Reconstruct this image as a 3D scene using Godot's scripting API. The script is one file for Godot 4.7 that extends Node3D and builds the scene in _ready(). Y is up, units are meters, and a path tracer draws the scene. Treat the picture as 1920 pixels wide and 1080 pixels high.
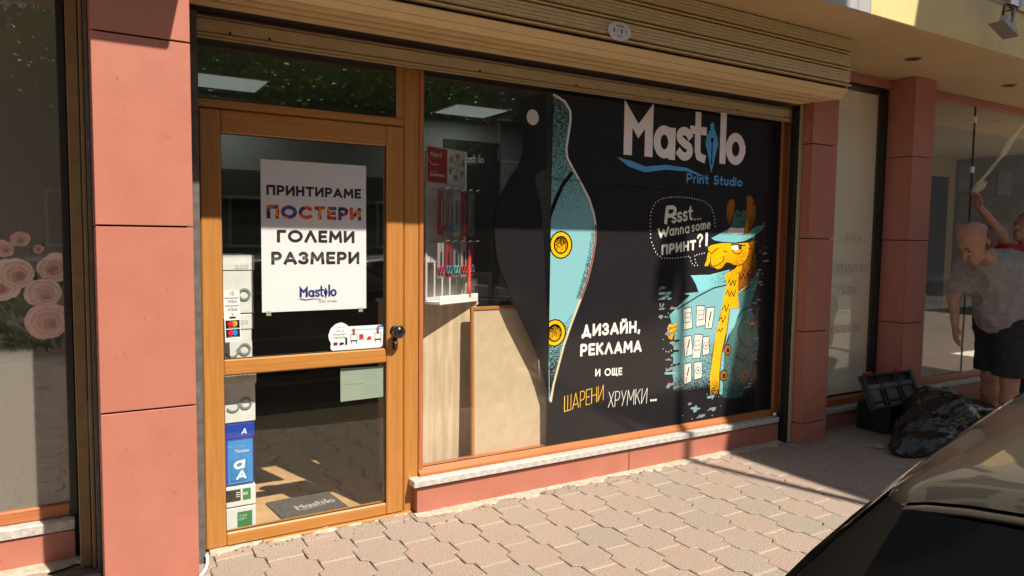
extends Node3D
# Shop front on a sunny pavement. x runs along the facade, y up, z out to the street; the glass line is z = 0.
var M := {}
var names := {}
var rng := RandomNumberGenerator.new()
const EYE := Vector3(0, 1.55, 3.70)
const SUN := Vector3(0.28, 1.37, 1.0)          # towards the sun

func _ready():
	rng.seed = 7
	# ---- camera
	var cam := Camera3D.new()
	cam.name = "camera"
	add_child(cam)
	var fw := Vector3(0.515319, -0.068538, -0.854254)
	var rt := Vector3(0.856644, 0.012536, 0.515755)
	cam.transform = Transform3D(Basis(rt, fw.cross(rt) * -1.0, -fw), EYE)
	cam.fov = 43.96
	cam.near = 0.05
	cam.far = 300.0
	cam.current = true
	# ---- sky, exposure, sun
	var env := Environment.new()
	env.background_mode = Environment.BG_SKY
	var sm := ProceduralSkyMaterial.new()
	sm.sky_top_color = Color(0.50, 0.55, 0.62)
	sm.sky_horizon_color = Color(0.82, 0.80, 0.76)
	sm.sky_curve = 0.12
	sm.ground_bottom_color = Color(0.30, 0.27, 0.24)
	sm.ground_horizon_color = Color(0.55, 0.54, 0.52)
	sm.sun_angle_max = 1.0
	var sky := Sky.new()
	sky.sky_material = sm
	env.sky = sky
	env.background_energy_multiplier = 0.92
	env.tonemap_mode = Environment.TONE_MAPPER_LINEAR
	env.tonemap_exposure = 1.64
	env.sdfgi_enabled = true
	env.ssao_enabled = true
	env.ssil_enabled = true
	var we := WorldEnvironment.new()
	we.name = "world_environment"
	we.environment = env
	add_child(we)
	var sun := DirectionalLight3D.new()
	sun.name = "sun"
	add_child(sun)
	sun.look_at_from_position(SUN, Vector3.ZERO, Vector3(1, 0, 0))
	sun.light_color = Color(1.0, 0.955, 0.885)
	sun.light_energy = 1.6
	sun.light_angular_distance = 0.5
	sun.shadow_enabled = true
	# ---- the place
	materials()
	pavement()
	street()
	building()
	left_shop()
	pillars()
	main_shop()
	shutter()
	interior()
	right_shops()
	awning()
	things_on_pavement()
	cars()
	people()

# ------------------------------------------------------------------ naming
func numbered(n: String) -> String:
	var k: int = names.get(n, 0)
	names[n] = k + 1
	return n if k == 0 else "%s_%03d" % [n, k]

func thing(called: String, label: String, category: String, group := "", at := Vector3.ZERO) -> Node3D:
	var o := Node3D.new()
	o.name = numbered(called)
	add_child(o)
	o.position = at
	o.set_meta("label", label)
	o.set_meta("category", category)
	if group != "":
		o.set_meta("group", group)
	return o

func structure(called: String) -> Node3D:
	var o := Node3D.new()
	o.name = numbered(called)
	add_child(o)
	o.set_meta("kind", "structure")
	return o

func part(called: String, mesh: Mesh, m: Material, parent: Node, label := "") -> MeshInstance3D:
	var o := MeshInstance3D.new()
	o.name = called
	o.mesh = mesh
	o.material_override = m
	parent.add_child(o, true)
	if label != "":
		o.set_meta("label", label)
	return o

func lone(called: String, mesh: Mesh, m: Material, label: String, category: String, group := "") -> MeshInstance3D:
	var o := part(numbered(called), mesh, m, self, label)
	o.set_meta("category", category)
	if group != "":
		o.set_meta("group", group)
	return o

func bx(called: String, parent: Node, m: Material, a: Array, b: Array, bev := 0.003) -> MeshInstance3D:
	var mb := MB.new()
	mb.box(Vector3(a[0], a[1], a[2]), Vector3(b[0], b[1], b[2]), bev)
	return part(called, mb.done(), m, parent)

# ------------------------------------------------------------------ mesh builder (front faces run clockwise)
class MB:
	var st := SurfaceTool.new()
	func _init(smooth := false):
		st.begin(Mesh.PRIMITIVE_TRIANGLES)
		st.set_smooth_group(0 if smooth else -1)
	func t(a: Vector3, b: Vector3, c: Vector3):
		st.add_vertex(a); st.add_vertex(b); st.add_vertex(c)
	func q(a: Vector3, b: Vector3, c: Vector3, d: Vector3):
		t(a, b, c); t(a, c, d)
	func tn(a: Vector3, b: Vector3, c: Vector3, n: Vector3):
		if (b - a).cross(c - a).dot(n) > 0.0:
			t(a, c, b)
		else:
			t(a, b, c)
	func qn(a: Vector3, b: Vector3, c: Vector3, d: Vector3, n: Vector3):
		tn(a, b, c, n); tn(a, c, d, n)
	func qc(a: Vector3, b: Vector3, c: Vector3, d: Vector3, o: Vector3):
		qn(a, b, c, d, (a + b + c + d) * 0.25 - o)
	func box(lo: Vector3, hi: Vector3, bev := 0.0, xf := Transform3D.IDENTITY):
		var ce := (lo + hi) * 0.5
		var h := (hi - lo) * 0.5
		bev = minf(bev, minf(h.x, minf(h.y, h.z)) * 0.9)
		var o := xf * ce
		var V := {}
		for sx in [-1, 1]:
			for sy in [-1, 1]:
				for sz in [-1, 1]:
					for ax in 3:
						var p := Vector3(sx * (h.x - bev), sy * (h.y - bev), sz * (h.z - bev))
						p[ax] += [sx, sy, sz][ax] * bev
						V[[sx, sy, sz, ax]] = xf * (ce + p)
		for s in [-1, 1]:
			qc(V[[s, -1, -1, 0]], V[[s, -1, 1, 0]], V[[s, 1, 1, 0]], V[[s, 1, -1, 0]], o)
			qc(V[[-1, s, -1, 1]], V[[-1, s, 1, 1]], V[[1, s, 1, 1]], V[[1, s, -1, 1]], o)
			qc(V[[-1, -1, s, 2]], V[[-1, 1, s, 2]], V[[1, 1, s, 2]], V[[1, -1, s, 2]], o)
		if bev > 0.0:
			for s in [-1, 1]:
				for r in [-1, 1]:
					qc(V[[s, r, -1, 0]], V[[s, r, 1, 0]], V[[s, r, 1, 1]], V[[s, r, -1, 1]], o)
					qc(V[[s, -1, r, 0]], V[[s, 1, r, 0]], V[[s, 1, r, 2]], V[[s, -1, r, 2]], o)
					qc(V[[-1, s, r, 1]], V[[1, s, r, 1]], V[[1, s, r, 2]], V[[-1, s, r, 2]], o)
			for sx in [-1, 1]:
				for sy in [-1, 1]:
					for sz in [-1, 1]:
						var a: Vector3 = V[[sx, sy, sz, 0]]
						tn(a, V[[sx, sy, sz, 1]], V[[sx, sy, sz, 2]], a - o)
	func prism(p: PackedVector2Array, o: Vector3, ux: Vector3, uy: Vector3, n: Vector3, depth: float):
		var tri := Geometry2D.triangulate_polygon(p)
		var area := 0.0
		for i in p.size():
			area += p[i].cross(p[(i + 1) % p.size()])
		for k in range(0, tri.size(), 3):
			var a := o + ux * p[tri[k]].x + uy * p[tri[k]].y
			var b := o + ux * p[tri[k + 1]].x + uy * p[tri[k + 1]].y
			var c := o + ux * p[tri[k + 2]].x + uy * p[tri[k + 2]].y
			tn(a, b, c, -n)
			tn(a + n * depth, b + n * depth, c + n * depth, n)
		for i in p.size():
			var u := p[i]
			var v := p[(i + 1) % p.size()]
			var d := (v - u) * signf(area)
			var a := o + ux * u.x + uy * u.y
			var b := o + ux * v.x + uy * v.y
			qn(a, b, b + n * depth, a + n * depth, ux * d.y - uy * d.x)
	func tube(p: Array, r, sides := 8, caps := true):
		var rings := []
		var prev := Vector3.ZERO
		for i in p.size():
			var d: Vector3 = (p[mini(i + 1, p.size() - 1)] - p[maxi(i - 1, 0)]).normalized()
			var u: Vector3
			if i == 0:
				u = d.cross(Vector3(0.31, 0.85, 0.42)).normalized()
			else:
				u = (prev - d * prev.dot(d)).normalized()
			prev = u
			var w := d.cross(u)
			var rr: float = r[i] if r is Array else r
			var ring := []
			for k in sides:
				var a := TAU * k / sides
				ring.append(p[i] + (u * cos(a) + w * sin(a)) * rr)
			rings.append(ring)
		for i in p.size() - 1:
			var o: Vector3 = (p[i] + p[i + 1]) * 0.5
			for k in sides:
				var j := (k + 1) % sides
				qc(rings[i][k], rings[i][j], rings[i + 1][j], rings[i + 1][k], o)
		if caps:
			for e in [0, p.size() - 1]:
				var n: Vector3 = p[e] - p[1 if e == 0 else e - 1]
				for k in sides:
					tn(p[e], rings[e][k], rings[e][(k + 1) % sides], n)
	func lathe(prof: Array, o: Vector3, axis: Vector3, n := 20):
		var u := axis.cross(Vector3(0.31, 0.45, 0.84)).normalized()
		var w := axis.cross(u)
		for i in prof.size() - 1:
			var r0: float = prof[i][0]
			var h0: float = prof[i][1]
			var r1: float = prof[i + 1][0]
			var h1: float = prof[i + 1][1]
			for k in n:
				var a := TAU * k / n
				var b := TAU * (k + 1) / n
				var da := u * cos(a) + w * sin(a)
				var db := u * cos(b) + w * sin(b)
				var nn := (da + db) * (h1 - h0) - axis * (r1 - r0) * 2.0
				var p0 := o + axis * h0 + da * r0
				var p1 := o + axis * h0 + db * r0
				var p2 := o + axis * h1 + db * r1
				var p3 := o + axis * h1 + da * r1
				if r0 > 1e-5: tn(p0, p1, p2, nn)
				if r1 > 1e-5: tn(p0, p2, p3, nn)
	func grid(P: Array, out: Vector3):
		for i in P.size() - 1:
			for j in P[i].size() - 1:
				qn(P[i][j], P[i][j + 1], P[i + 1][j + 1], P[i + 1][j], out)
	func done() -> ArrayMesh:
		st.generate_normals()
		st.index()
		return st.commit()

# a flat print: four corners (bottom left, bottom right, top right, top left), texture over it
func sheet(bl: Vector3, br: Vector3, tr: Vector3, tl: Vector3) -> ArrayMesh:
	var st := SurfaceTool.new()
	st.begin(Mesh.PRIMITIVE_TRIANGLES)
	var n := (br - bl).cross(tl - bl).normalized()
	for k in [[bl, 0, 1], [tl, 0, 0], [tr, 1, 0], [bl, 0, 1], [tr, 1, 0], [br, 1, 1]]:
		st.set_normal(n)
		st.set_uv(Vector2(k[1], k[2]))
		st.add_vertex(k[0])
	return st.commit()

func spline(pts: Array, n := 6) -> Array:
	var out := []
	for i in pts.size() - 1:
		var a: Vector3 = pts[maxi(i - 1, 0)]
		var b: Vector3 = pts[i]
		var c: Vector3 = pts[i + 1]
		var d: Vector3 = pts[mini(i + 2, pts.size() - 1)]
		for k in n:
			out.append(b.cubic_interpolate(c, a, d, float(k) / n))
	out.append(pts[-1])
	return out

# ------------------------------------------------------------------ materials
func lin(r: float, g: float, b: float, a := 1.0) -> Color:
	var c := Color(r, g, b).linear_to_srgb()
	c.a = a
	return c

func mat(c: Color, rough := 0.6, metal := 0.0, coat := 0.0) -> StandardMaterial3D:
	var m := StandardMaterial3D.new()
	m.albedo_color = c
	m.roughness = rough
	m.metallic = metal
	if coat > 0.0:
		m.clearcoat_enabled = true
		m.clearcoat = coat
		m.clearcoat_roughness = 0.03
	return m

# two-scale noise between two colours, with optional specks; world-mapped unless own is set
func noisy(c0: Color, c1: Color, metres: float, rough := 0.8, seed_ := 1, specks := 0.0, sc := Color.BLACK, relief := 0.0, freq := 0.02) -> StandardMaterial3D:
	var n := FastNoiseLite.new()
	n.seed = seed_
	n.frequency = freq
	n.fractal_octaves = 5
	n.fractal_gain = 0.6
	var a := n.get_seamless_image(256, 256)
	var r := RandomNumberGenerator.new()
	r.seed = seed_
	var im := Image.create(256, 256, false, Image.FORMAT_RGB8)
	var hi := Image.create(256, 256, false, Image.FORMAT_L8)
	for y in 256:
		for x in 256:
			var v := clampf((a.get_pixel(x, y).r - 0.5) * 1.5 + 0.5 + r.randf_range(-0.16, 0.16), 0, 1)
			var c := c0.lerp(c1, v)
			if specks > 0.0 and r.randf() < specks:
				c = c.lerp(sc, r.randf_range(0.4, 1.0))
			im.set_pixel(x, y, c)
			hi.set_pixel(x, y, Color(v, v, v))
	var m := mat(Color.WHITE, rough)
	m.albedo_texture = ImageTexture.create_from_image(im)
	m.uv1_triplanar = true
	m.uv1_world_triplanar = true
	m.uv1_scale = Vector3.ONE / metres
	if relief > 0.0:
		var nm: Image = hi.duplicate()
		nm.convert(Image.FORMAT_RGBA8)
		nm.bump_map_to_normal_map(relief)
		m.normal_enabled = true
		m.normal_texture = ImageTexture.create_from_image(nm)
	return m

# laminate with wood grain running up (or along x when turned)
func wood(c0: Color, c1: Color, metres: float, rough: float, seed_: int, along_x := false, streak := 9.0) -> StandardMaterial3D:
	var n := FastNoiseLite.new()
	n.seed = seed_
	n.frequency = 0.012
	n.fractal_octaves = 4
	var im := Image.create(256, 512, false, Image.FORMAT_RGB8)
	var r := RandomNumberGenerator.new()
	r.seed = seed_
	for y in 512:
		for x in 256:
			# periodic in both directions
			var ax := TAU * x / 256.0
			var ay := TAU * y / 512.0
			var v := n.get_noise_3d(cos(ax) * 30.0 * streak, sin(ax) * 30.0 * streak, cos(ay) * 22.0) + 0.6 * n.get_noise_3d(cos(ax) * 90.0 + 500.0, sin(ax) * 90.0, sin(ay) * 40.0)
			v = clampf(0.5 + v * 1.1 + r.randf_range(-0.06, 0.06), 0, 1)
			im.set_pixel(x, y, c0.lerp(c1, v))
	if along_x:
		im.rotate_90(CLOCKWISE)
	var m := mat(Color.WHITE, rough)
	m.albedo_texture = ImageTexture.create_from_image(im)
	m.uv1_triplanar = true
	m.uv1_world_triplanar = true
	m.uv1_scale = Vector3(1.0 / metres, 0.5 / metres, 1.0 / metres) if not along_x else Vector3(0.5 / metres, 1.0 / metres, 1.0 / metres)
	return m

func glassy(alpha := 0.04, tint := Color(0.6, 0.68, 0.64)) -> StandardMaterial3D:
	var m := mat(Color(tint.r, tint.g, tint.b, alpha), 0.0)
	m.transparency = BaseMaterial3D.TRANSPARENCY_ALPHA
	return m

func materials():
	M.clad = noisy(lin(0.395, 0.143, 0.100), lin(0.435, 0.165, 0.118), 1.4, 0.42, 3, 0.0015, lin(0.2, 0.07, 0.05))
	M.clad_b = noisy(lin(0.40, 0.146, 0.103), lin(0.425, 0.158, 0.112), 1.3, 0.42, 31, 0.001, lin(0.2, 0.07, 0.05))
	M.dark = mat(lin(0.012, 0.011, 0.011), 0.7)
	M.gasket = mat(lin(0.008, 0.008, 0.008), 0.6)
	M.shutter = noisy(lin(0.62, 0.44, 0.205), lin(0.68, 0.49, 0.235), 0.9, 0.45, 5, 0.0, Color.BLACK)
	M.shutter_b = noisy(lin(0.52, 0.39, 0.20), lin(0.60, 0.455, 0.24), 0.7, 0.5, 55, 0.01, lin(0.2, 0.14, 0.08))
	M.rail = mat(lin(0.40, 0.33, 0.20), 0.45)
	M.rail_brown = noisy(lin(0.20, 0.125, 0.055), lin(0.25, 0.16, 0.07), 0.8, 0.5, 8)
	M.rail_grey = noisy(lin(0.075, 0.072, 0.068), lin(0.13, 0.125, 0.115), 0.5, 0.55, 9)
	M.oak_v = wood(lin(0.365, 0.155, 0.036), lin(0.43, 0.195, 0.050), 0.35, 0.36, 11)
	M.oak_h = wood(lin(0.365, 0.155, 0.036), lin(0.43, 0.195, 0.050), 0.35, 0.36, 12, true)
	M.frame_v = wood(lin(0.36, 0.115, 0.04), lin(0.43, 0.15, 0.055), 0.3, 0.35, 13)
	M.frame_h = wood(lin(0.36, 0.115, 0.04), lin(0.43, 0.15, 0.055), 0.3, 0.35, 14, true)
	M.granite = noisy(lin(0.42, 0.39, 0.36), lin(0.62, 0.59, 0.55), 0.25, 0.5, 15, 0.16, lin(0.12, 0.11, 0.11))
	M.glass = glassy(0.006, Color(0.5, 0.5, 0.48))
	M.chrome = mat(lin(0.6, 0.6, 0.6), 0.2, 1.0)
	M.soffit = noisy(lin(0.52, 0.37, 0.19), lin(0.58, 0.42, 0.22), 2.5, 0.55, 17)
	M.fascia = noisy(lin(0.66, 0.50, 0.23), lin(0.74, 0.57, 0.27), 1.5, 0.5, 18)
	M.fascia_grey = noisy(lin(0.36, 0.36, 0.37), lin(0.40, 0.40, 0.40), 1.5, 0.45, 19)
	M.white = mat(lin(0.78, 0.78, 0.76), 0.4)
	M.black_plastic = noisy(lin(0.012, 0.012, 0.014), lin(0.024, 0.024, 0.026), 0.2, 0.42, 20)
	M.red = mat(lin(0.45, 0.012, 0.012), 0.35)
	M.wall = noisy(lin(0.40, 0.355, 0.27), lin(0.47, 0.42, 0.33), 3.0, 0.9, 21)
	M.plaster = noisy(lin(0.16, 0.15, 0.14), lin(0.22, 0.21, 0.195), 2.0, 0.9, 22)

# ------------------------------------------------------------------ pavement and street
func paver_mesh() -> ArrayMesh:
	var hx := 0.1065
	var h := 0.1435
	var o := []
	for s in [1, -1]:
		for k in [[hx - 0.0175, -h], [hx - 0.0185, -0.086], [hx + 0.0175, -0.060], [hx + 0.0175, 0.062], [hx - 0.0165, 0.080], [hx - 0.0175, h]]:
			o.append(Vector2(s * k[0], s * k[1]))
	var p := PackedVector2Array(o)
	var outer := Geometry2D.offset_polygon(p, -0.0034)[0]
	var inner := Geometry2D.offset_polygon(p, -0.0085)[0]
	var mb := MB.new()
	var tri := Geometry2D.triangulate_polygon(inner)
	for k in range(0, tri.size(), 3):
		mb.tn(Vector3(inner[tri[k]].x, 0, inner[tri[k]].y), Vector3(inner[tri[k + 1]].x, 0, inner[tri[k + 1]].y), Vector3(inner[tri[k + 2]].x, 0, inner[tri[k + 2]].y), Vector3.UP)
	var n := mini(outer.size(), inner.size())
	# match the rings by the nearest corner
	var sh := 0
	for i in n:
		if outer[0].distance_to(inner[i]) < outer[0].distance_to(inner[sh]):
			sh = i
	for i in n:
		var a := inner[(i + sh) % n]
		var b := inner[(i + 1 + sh) % n]
		var c := outer[(i + 1) % n]
		var d := outer[i]
		var e := b - a
		var nn := Vector3(e.y, 0, -e.x)
		if nn.dot(Vector3(a.x + b.x, 0, a.y + b.y)) < 0.0:
			nn = -nn
		nn = nn.normalized()
		mb.qn(Vector3(a.x, 0, a.y), Vector3(b.x, 0, b.y), Vector3(c.x, -0.0035, c.y), Vector3(d.x, -0.0035, d.y), nn + Vector3.UP)
		mb.qn(Vector3(c.x, -0.0035, c.y), Vector3(d.x, -0.0035, d.y), Vector3(d.x, -0.022, d.y), Vector3(c.x, -0.022, c.y), nn)
	return mb.done()

func pavement():
	var root := structure("pavement")
	bx("bedding", root, noisy(lin(0.10, 0.085, 0.065), lin(0.16, 0.135, 0.105), 0.4, 0.95, 40, 0.1, lin(0.04, 0.035, 0.03)), [-9, -0.3, -0.32], [17, -0.015, 6.3], 0.0)
	bx("kerb", root, noisy(lin(0.34, 0.33, 0.31), lin(0.44, 0.43, 0.41), 0.5, 0.85, 41), [-9, -0.3, 6.3], [17, 0.0, 6.45], 0.01)
	var tones := []
	for k in [[0.325, 0.255, 0.212], [0.338, 0.264, 0.22], [0.318, 0.258, 0.216], [0.338, 0.254, 0.21], [0.318, 0.266, 0.222], [0.332, 0.256, 0.208]]:
		tones.append(noisy(lin(k[0] * 0.88, k[1] * 0.88, k[2] * 0.88), lin(k[0] * 1.1, k[1] * 1.1, k[2] * 1.1), 0.31, 0.92, 42 + tones.size(), 0.12 if tones.size() != 4 else 0.3, lin(0.20, 0.16, 0.12), 3.0, 0.075))
	var mesh := paver_mesh()
	var seen := []
	var rest := []
	var cam := get_node("camera") as Camera3D
	var inv := cam.transform.affine_inverse()
	var joint := MB.new()
	for k in range(-45, 72):
		var x := 1.663 + 0.213 * (k - 1)
		var skew := -0.02 * (x - 1.66) if x < 6.5 else -0.097
		var z0 := (0.544 if posmod(k, 2) == 1 else 0.404) + 0.1435 + skew
		for j in range(-4, 22):
			var z := z0 + 0.287 * j
			if z < (-0.1 if x < 1.62 else 0.02) or z > 6.12:
				continue
			var p := Vector3(x, rng.randf_range(-0.002, 0.0008), z)
			var b := Basis.from_euler(Vector3(rng.randf_range(-0.006, 0.006), rng.randf_range(-0.006, 0.006) + 0.01, rng.randf_range(-0.006, 0.006)))
			var xf := Transform3D(b, p)
			var v := inv * p
			var d := -v.z
			var lim := absf(v.x) < d * 0.76 and absf(v.y) < d * 0.46 and d > 0.0
			(seen if lim else rest).append([d, xf])
			if lim:
				joint.box(Vector3(x - 0.084, -0.02, z + 0.1395), Vector3(x + 0.084, -0.0035, z + 0.1475), 0.0)
	seen.sort_custom(func(a, b): return a[0] < b[0])
	for i in seen.size():
		if i < 300:
			var o := part("paver", mesh, tones[rng.randi() % tones.size()], root)
			o.transform = seen[i][1]
		else:
			rest.append(seen[i])
	for tn in tones.size():
		var mm := MultiMesh.new()
		mm.transform_format = MultiMesh.TRANSFORM_3D
		mm.mesh = mesh
		var mine := []
		for i in rest.size():
			if i % tones.size() == tn:
				mine.append(rest[i][1])
		mm.instance_count = mine.size()
		for i in mine.size():
			mm.set_instance_transform(i, mine[i])
		var mi := MultiMeshInstance3D.new()
		mi.name = "paver_field"
		mi.multimesh = mm
		mi.material_override = tones[tn]
		mi.set_meta("kind", "stuff")
		root.add_child(mi, true)
	var js := part("joint_sand", joint.done(), noisy(lin(0.36, 0.295, 0.23), lin(0.46, 0.385, 0.30), 0.2, 0.95, 60), root)
	js.set_meta("kind", "stuff")
	# rough cement smeared along the foot of the wall
	var cem := MB.new()
	var nz := FastNoiseLite.new()
	nz.seed = 9
	nz.frequency = 5.0
	for r in [[0.50, 1.56, 0.012, 0.062], [1.56, 4.62, 0.085, 0.135], [-2.0, 0.03, -0.21, -0.13]]:
		var n := int((r[1] - r[0]) / 0.03)
		for i in n:
			var xa: float = lerp(r[0], r[1], float(i) / n)
			var xb: float = lerp(r[0], r[1], float(i + 1) / n)
			var za: float = r[3] + nz.get_noise_1d(xa) * 0.075
			var zb: float = r[3] + nz.get_noise_1d(xb) * 0.075
			var ya := 0.006 + nz.get_noise_1d(xa * 3.0 + 50.0) * 0.003
			var yb := 0.006 + nz.get_noise_1d(xb * 3.0 + 50.0) * 0.003
			cem.qn(Vector3(xa, ya + 0.004, r[2]), Vector3(xb, yb + 0.004, r[2]), Vector3(xb, yb, zb), Vector3(xa, ya, za), Vector3.UP)
			cem.qn(Vector3(xa, ya, za), Vector3(xb, yb, zb), Vector3(xb, -0.004, zb + 0.008), Vector3(xa, -0.004, za + 0.008), Vector3(0, 1, 1))
	part("cement_fillet", cem.done(), noisy(lin(0.34, 0.29, 0.225), lin(0.54, 0.475, 0.39), 0.30, 0.95, 61, 0.10, lin(0.2, 0.16, 0.12)), root)

	var gm := MB.new()
	var gr := RandomNumberGenerator.new()
	gr.seed = 19
	for k in 420:
		var x := gr.randf_range(0.45, 6.0)
		var z := (0.10 if x > 1.56 else 0.04) + absf(gr.randfn()) * 0.07
		if x > 4.66:
			z = (0.25 if x < 5.0 else 0.07) + absf(gr.randfn()) * 0.06
		var s := gr.randf_range(0.0015, 0.005)
		gm.box(Vector3(-s, 0, -s), Vector3(s, s, s * 0.8), 0.0, Transform3D(Basis(Vector3.UP, gr.randf() * TAU), Vector3(x, 0.003, z)))
	var gi := part("grit", gm.done(), noisy(lin(0.14, 0.11, 0.08), lin(0.40, 0.34, 0.26), 0.05, 0.95, 62), root)
	gi.set_meta("kind", "stuff")

func street():
	var road := structure("road")
	bx("asphalt", road, noisy(lin(0.045, 0.045, 0.047), lin(0.065, 0.064, 0.062), 0.8, 0.9, 70, 0.08, lin(0.12, 0.12, 0.12)), [-40, -0.4, 6.45], [96, -0.13, 14], 0.0)
	var far := structure("far_pavement")
	bx("slab", far, noisy(lin(0.28, 0.26, 0.24), lin(0.36, 0.33, 0.30), 1.2, 0.9, 71), [-40, -0.4, 14], [96, 0.0, 18], 0.01)
	var gr := structure("ground")
	bx("earth", gr, noisy(lin(0.10, 0.09, 0.07), lin(0.16, 0.14, 0.11), 3.0, 0.95, 72), [-150, -1.0, -120], [150, -0.42, 150], 0.0)
	# block of flats across the street: it closes the view that the glass mirrors
	var t := thing("opposite_building", "tall grey block of flats across the street, mirrored in the shop glass", "building", "", Vector3(0, 0, 18))
	bx("wall", t, M.plaster, [-16, -0.02, 0], [24, 7.2, 6], 0.02)
	var gm := mat(lin(0.02, 0.024, 0.028), 0.06)
	for f in 2:
		for k in 9:
			var x := -14.0 + k * 4.4
			var w := bx("window", t, M.white, [x, 1.2 + f * 3.0, -0.06], [x + 1.7, 2.7 + f * 3.0, 0.02], 0.02)
			bx("pane", w, gm, [x + 0.08, 1.28 + f * 3.0, -0.075], [x + 1.62, 2.62 + f * 3.0, -0.05], 0.005)
	var t2 := thing("corner_building", "sand coloured long building further along the street, mirrored in the far glass", "building", "", Vector3(26, 0, 17))
	bx("wall", t2, M.plaster, [0, -0.02, 0], [70, 11, 6], 0.02)
	for f in 3:
		for k in 16:
			var x := 1.5 + k * 4.2
			var w := bx("window", t2, M.plaster, [x, 1.2 + f * 3.1, -0.06], [x + 1.7, 2.8 + f * 3.1, 0.02], 0.02)
			bx("pane", w, gm, [x + 0.08, 1.28 + f * 3.1, -0.075], [x + 1.62, 2.72 + f * 3.1, -0.05], 0.005)
	for k in [[-1.6, 12.2, 1.05, 11], [1.6, 12.0, 1.2, 12], [4.6, 12.6, 1.1, 13], [8.0, 12.2, 1.2, 14]]:
		tree(Vector3(k[0], 0, k[1] + 2.2), k[2], k[3], "street tree across the road, %s of the row mirrored in the glass" % ["first from the left", "second from the left", "third from the left", "fourth from the left"][k[3] - 11])

func tree(at: Vector3, s: float, seed_: int, label: String):
	var t := thing("street_tree", label, "tree", "trees across the road", at)
	var r := RandomNumberGenerator.new()
	r.seed = seed_
	var tr := MB.new(true)
	tr.tube(spline([Vector3(0, -0.05, 0), Vector3(0.05, 1.2, 0.03), Vector3(-0.05, 2.6, 0), Vector3(0.1, 4.6 * s, 0.1)], 4), 0.14, 8)
	var tips := []
	for k in 9:
		var a := TAU * k / 9.0 + r.randf()
		var b := Vector3(0, 2.2 + r.randf() * 1.6, 0)
		var e := Vector3(cos(a) * (1.3 + r.randf()), 3.2 + r.randf() * 3.4, sin(a) * (1.3 + r.randf())) * s
		tips.append(e)
		tips.append((b + e) * 0.55)
		tr.tube([b, (b + e) * 0.5 + Vector3(0, 0.2, 0), e], [0.07, 0.045, 0.015], 6)
	part("trunk", tr.done(), noisy(lin(0.07, 0.055, 0.04), lin(0.12, 0.095, 0.07), 0.3, 0.95, 80 + seed_), t)
	var lf := MB.new()
	for e in tips:
		for k in 560:
			var d := Vector3(r.randfn(), r.randfn() * 0.75, r.randfn()) * 0.62 * s
			var p: Vector3 = e + d
			var u := Vector3(r.randfn(), r.randfn(), r.randfn()).normalized() * 0.075
			var w := u.cross(Vector3(r.randfn(), r.randfn(), r.randfn())).normalized() * 0.045
			lf.q(p - u, p + w, p + u, p - w)
	var lm := mat(lin(0.055, 0.10, 0.025), 0.5)
	lm.backlight_enabled = true
	lm.backlight = Color(0.35, 0.5, 0.12)
	part("crown", lf.done(), lm, t)

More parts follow.
